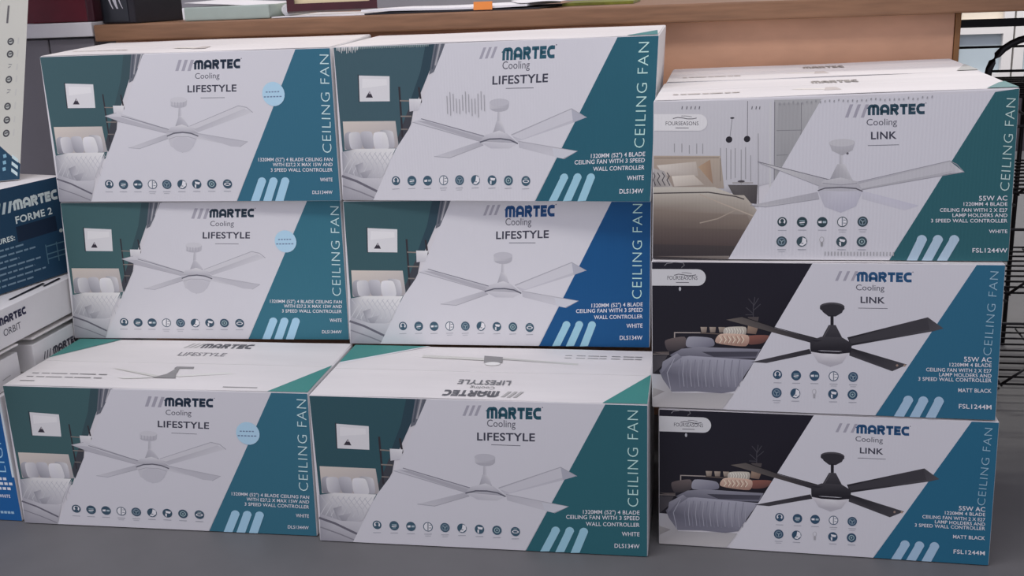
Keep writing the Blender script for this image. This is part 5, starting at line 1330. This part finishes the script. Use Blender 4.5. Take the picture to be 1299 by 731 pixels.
# tall carton leaning on the grey cabinet
P = [('printed_front', 'p', (26, 56, 82), [(0.55, 0.002), (0.999, 0.002), (0.999, 0.053), (0.55, 0.27)])]
for i in range(3):
    P.append(('slanted_bars', 'p', (170, 186, 200), [(0.942, 0.030 + i * 0.023), (0.984, 0.012 + i * 0.023), (0.984, 0.024 + i * 0.023), (0.942, 0.042 + i * 0.023)]))
for i, v in enumerate((0.161, 0.206, 0.252, 0.297, 0.343, 0.383, 0.429, 0.472)):
    dk = (62, 62, 70)
    if i in (3, 5):
        P += [('feature_icons', 'l', (120, 120, 128), 0.003, [(0.888, v), (0.905, v + 0.004)]), ('feature_icons', 'l', (120, 120, 128), 0.003, [(0.890, v + 0.012), (0.912, v + 0.010)])]
    else:
        P += [('feature_icons', 'c', dk, (0.897, v), 0.022, 0.0125), ('feature_icons', 'c', (150, 152, 158), (0.897, v), 0.013, 0.007), ('feature_icons', 'l', dk, 0.004, [(0.886, v), (0.908, v + 0.002)])]
    P.append(('feature_icons', 'l', (165, 164, 170), 0.004, [(0.945, v - 0.01), (0.948, v + 0.012)]))
P.append(('small_print', 'l', (84, 82, 90), 0.006, [(0.868, 0.535), (0.872, 0.595)]))
for q in range(3):
    P.append(('lettering', 'l', (110, 148, 176), 0.012, [(0.885, 0.040 + q * 0.022), (0.905, 0.042 + q * 0.022)]))
side_carton('fan_carton', 'tall white carton standing on the dark blue carton, with a column of round icons', (-0.411, 0.470), (-0.8, -0.6), (-0.6, 0.8), 0.30, 0.16, 0.6500, 1.25, (172, 171, 174), P, shear=(0.0, 0.213))  # white board greyed: the shade on it is put into the base colour

# ------------------------------------------------------------------ things on the counter and the cabinet
b = thing('binder', (-0.49, 0.90, 0.962), 'maroon binder standing on the grey cabinet, at the left end', 'binder')
child_box('cover', b, -0.585, -0.412, 0.822, 0.985, 0.9625, 1.24, M['maroon'], 0.003)
child_box('spine', b, -0.411, -0.392, 0.818, 0.990, 0.9625, 1.245, M['maroon_dark'], 0.004)

k = thing('box_file', (-0.31, 0.90, 0.955), 'black box file with a white mark, between the maroon binder and the pale green pad', 'box file')
o = Vector(k.location)
F4 = [(-0.388, 0.845), (-0.284, 0.812), (-0.236, 0.955), (-0.340, 0.990)]
V = [Vector((x, y, z)) - o for z in (0.9552, 1.22) for x, y in F4]
mesh_obj('body', V, [(0, 1, 2, 3), (4, 7, 6, 5), (0, 4, 5, 1), (1, 5, 6, 2), (2, 6, 7, 3), (3, 7, 4, 0)], M['black'], k, bevel=0.003)
e = Vector((0.104, -0.033, 0)).normalized()
nrm = Vector((-0.033, -0.104, 0)).normalized()
def cover_strip(name, s0, s1, z0, z1, m, off):
    a = Vector((-0.388, 0.845, 0)) + nrm * off
    q = [a + e * s0 + Vector((0, 0, z0)), a + e * s1 + Vector((0, 0, z0)), a + e * s1 + Vector((0, 0, z1)), a + e * s0 + Vector((0, 0, z1))]
    w = [v - nrm * (off - 0.0002) for v in q]
    mesh_obj(name, [v - o for v in q + w], HEX, m, k)
cover_strip('label_panel', 0.008, 0.088, 0.960, 1.215, M['black_blue'], 0.0012)
V, F = [], []
for j, (s, w) in enumerate(((0.030, 0.008), (0.043, 0.016), (0.062, 0.006))):
    for i in range(7):
        z = 0.989 + i * 0.006
        x = s + 0.010 * ((6 - i) / 6) ** 2 * (1 if j else 1) - 0.004 * i / 6
        for xx in (x, x + w * (0.35 + 0.65 * i / 6)):
            V.append(Vector((-0.388, 0.845, 0)) + nrm * 0.0016 + e * xx + Vector((0, 0, z)) - o)
    base = j * 14
    F += [(base + 2 * i, base + 2 * i + 1, base + 2 * i + 3, base + 2 * i + 2) for i in range(6)]
mesh_obj('white_mark', V, F, M['mark'], k)

g = thing('document_pad', (-0.06, 0.90, 0.955), 'thick pale green pad with white pages, lying on the counter left of the picture frame', 'pad')
child_box('cover', g, -0.164, 0.044, 0.816, 1.06, 0.9552, 0.9860, M['green'], 0.003)
child_box('pages', g, -0.172, 0.040, 0.822, 1.06, 0.9570, 0.9850, M['paper'], 0.003)
o = Vector(g.location)
V, F = [], []
for j in range(7):
    for i in range(13):
        s, t = i / 12, j / 6
        V.append(Vector((-0.165 + 0.205 * s, 0.820 + 0.22 * t, 0.9868 + 0.010 * (1 - s) ** 3 * 0.9 + 0.002 * math.sin(5 * s) + 0.004 * t)) - o)
n = len(V)
V += [v - Vector((0, 0, 0.0008)) for v in V]
for j in range(6):
    for i in range(12):
        q = j * 13 + i
        F += [(q, q + 1, q + 14, q + 13), (n + q, n + q + 13, n + q + 14, n + q + 1)]
mesh_obj('top_sheet', V, F, M['paper'], g)

def sheet(name, label, corners, z, thick, m, group=None, cat='paper', curl=0.004, seed=0):
    """loose sheets: a thin curled slab; corners counter-clockwise from the front left"""
    cx = sum(c[0] for c in corners) / 4
    cy = sum(c[1] for c in corners) / 4
    V, F = [], []
    nx, ny = 16, 6
    for lay in (thick, 0):
        for j in range(ny + 1):
            for i in range(nx + 1):
                s, t = i / nx, j / ny
                p = [(corners[0][q] * (1 - s) + corners[1][q] * s) * (1 - t) + (corners[3][q] * (1 - s) + corners[2][q] * s) * t for q in (0, 1)]
                w = curl * (0.5 + 0.5 * math.sin(6.0 * s + 2.2 * t + seed))
                V.append((p[0] - cx, p[1] - cy, lay + w))
    n1 = (nx + 1) * (ny + 1)
    for j in range(ny):
        for i in range(nx):
            q = j * (nx + 1) + i
            F += [(q, q + 1, q + nx + 2, q + nx + 1), (n1 + q, n1 + q + nx + 1, n1 + q + nx + 2, n1 + q + 1)]
    for i in range(nx):
        F.append((i, n1 + i, n1 + i + 1, i + 1))
        q = ny * (nx + 1) + i
        F.append((q, q + 1, n1 + q + 1, n1 + q))
    for j in range(ny):
        q = j * (nx + 1)
        F.append((q, q + nx + 1, n1 + q + nx + 1, n1 + q))
        q += nx
        F.append((q, n1 + q, n1 + q + nx + 1, q + nx + 1))
    ob = mesh_obj(name, V, F, m, loc=(cx, cy, z))
    return tag(ob, label, cat, group)

sheet('paper_stack', 'low pile of white paper under the picture frame on the counter', [(0.05, 0.812), (0.285, 0.806), (0.35, 1.05), (0.06, 1.1)], 0.9548, 0.0025, M['paper'], cat='paper', curl=0.001)
r_ = thing('paper_roll', (0.062, 0.93, 0.955), 'white rolled paper between the pale green pad and the picture frame', 'paper roll')
tube('rolled_sheet', [[(0.010, -0.075, 0.0165), (-0.006, 0.10, 0.0165)]], 0.0135, M['paper'], r_, 16)
o = Vector(r_.location)
sp = []
for i in range(30):
    w = i / 29 * 5 * math.pi
    rr = 0.004 + 0.0092 * i / 29
    sp.append((0.0101 + rr * math.cos(w), -0.0758, 0.0165 + rr * math.sin(w)))
tube('roll_end', [sp], 0.0006, M['laminate'], r_, 4)

sheet('folder', 'black folder under the white papers at the middle of the counter edge', [(0.272, 0.806), (0.668, 0.803), (0.70, 1.08), (0.30, 1.1)], 0.9548, 0.003, M['black'], cat='folder', curl=0.0006)
sheet('paper_stack', 'white sheets with an orange note on the counter edge above the middle stack', [(0.262, 0.815), (0.640, 0.806), (0.68, 1.06), (0.31, 1.09)], 0.9592, 0.0045, M['paper'], cat='paper', curl=0.0025, seed=1.0)
sheet('paper_sheet', 'creased white sheet on the counter, right of the orange note', [(0.622, 0.812), (0.712, 0.835), (0.70, 1.10), (0.56, 1.06)], 0.9675, 0.0012, M['paper'], cat='paper', curl=0.0022, seed=4.0)
n_ = mesh_obj('sticky_note', box_verts(-0.021, 0.021, -0.0007, 0.0007, -0.009, 0.009), HEX, M['orange'], loc=(0.543, 0.8035, 0.9655), bevel=0.0004)
n_.rotation_euler = (math.radians(-14), 0, math.radians(-1.3))
tag(n_, 'small orange note hanging from the white sheets on the counter edge', 'note')
sheet('magazine', 'olive green magazine at the back of the counter, right of the creased sheet', [(0.70, 0.93), (0.86, 0.95), (0.86, 1.2), (0.70, 1.18)], 0.9548, 0.006, M['olive'], cat='magazine', curl=0.0005)

pf = thing('picture_frame', (0.15, 0.9, 0.9585), 'dark red-brown picture frame with a cream mount, standing on the counter papers', 'picture frame')
fw, fh, ft, bd = 0.205, 0.27, 0.018, 0.017
V, F = [], []
for (x0, x1, z0, z1) in ((0, fw, 0, bd), (0, fw, fh - bd, fh), (0, bd, bd, fh - bd), (fw - bd, fw, bd, fh - bd)):
    v = box_verts(x0, x1, -ft, 0, z0, z1)
    F += [tuple(i + len(V) for i in q) for q in HEX]
    V += v
fr = mesh_obj('frame', V, F, M['frame'], pf)
md = mesh_obj('mount', box_verts(bd, fw - bd, -0.006, -0.002, bd, fh - bd), HEX, M['cream'], pf)
pf.location = (0.076, 0.848, 0.9635)
pf.rotation_euler = (math.radians(-14), 0, math.radians(16))

# ------------------------------------------------------------------ wire rack right of the cartons
rk = thing('wire_rack', (1.95, 1.2, 0), 'black wire rack with slatted shelves at the right edge, behind the right stack', 'rack')
o = Vector(rk.location)
X0, X1, Y0, Y1 = 1.60, 2.35, 0.98, 1.42
def at(x, y, z):
    return Vector((x, y, z)) - o
for zs in (0.05, 0.275, 0.51, 0.725):
    wires = []
    n = 9
    for i in range(n + 1):
        y = Y0 + (Y1 - Y0) * i / n
        wires.append([at(X0, y, zs), at(X1, y, zs)])
    for x in (X0 + 0.01, X0 + 0.12, X0 + 0.26, X0 + 0.5, X1 - 0.02):
        wires.append([at(x, Y0, zs - 0.005), at(x, Y1, zs - 0.005)])
    sh = tube('shelf', wires, 0.0026, M['wire'], rk, 6)
    rim = [at(X0, Y1, zs + 0.15)]
    for i in range(7):
        a = math.pi / 2 * i / 6
        rim.append(at(X0 + 0.05 - 0.05 * math.cos(a), Y0 + 0.05 - 0.05 * math.sin(a), zs + 0.15))
    rim.append(at(X1, Y0, zs + 0.15))
    if zs < 0.7:
        tube('rim', [rim], 0.0034, M['wire'], sh, 6)
    br = [[at(X0 + 0.05, Y0, zs), at(X0 + 0.14, Y0 + 0.1, zs - 0.05)], [at(X0 + 0.12, Y0, zs), at(X0 + 0.17, Y0, zs + 0.04), at(X0 + 0.22, Y0, zs)]]
    tube('brace', br, 0.0034, M['wire'], sh, 6)
for x in (X0 + 0.23, X1):
    for y in (Y0, Y1):
        tube('post', [[at(x, y, 0.0), at(x, y, 0.84)]], 0.006, M['wire'], rk, 8)
hoop = [at(1.622, 0.93, 0.0), at(1.622, 0.93, 0.775)]
for i in range(1, 9):
    a = math.pi / 2 * i / 8
    hoop.append(at(1.622 + 0.095 * (1 - math.cos(a)), 0.93, 0.775 + 0.082 * math.sin(a)))
hoop += [at(2.2, 0.93, 0.86)]
for i in range(1, 7):
    a = math.pi / 2 * i / 6
    hoop.append(at(2.2 + 0.09 * math.sin(a), 0.93, 0.86 - 0.09 * (1 - math.cos(a))))
hoop += [at(2.29, 0.93, 0.0)]
tube('hoop', [hoop], 0.0075, M['wire'], rk, 10)
tube('hoop_ties', [[at(1.625, 0.93, 0.76), at(1.625, Y0, 0.76)], [at(1.58, 0.95, 0.783), at(1.622, 0.93, 0.776)], [at(1.622, 0.935, 0.786), at(2.29, 0.935, 0.786)]], 0.003, M['wire'], rk, 6)
box('top_bar', 1.555 - o.x, 2.36 - o.x, 1.09 - o.y, 1.10 - o.y, 0.871 - o.z, 0.889 - o.z, M['wire'], rk, 0.001)
tube('top_wire', [[at(1.555, 1.1, 0.826), at(2.36, 1.1, 0.826)]], 0.003, M['wire'], rk, 6)
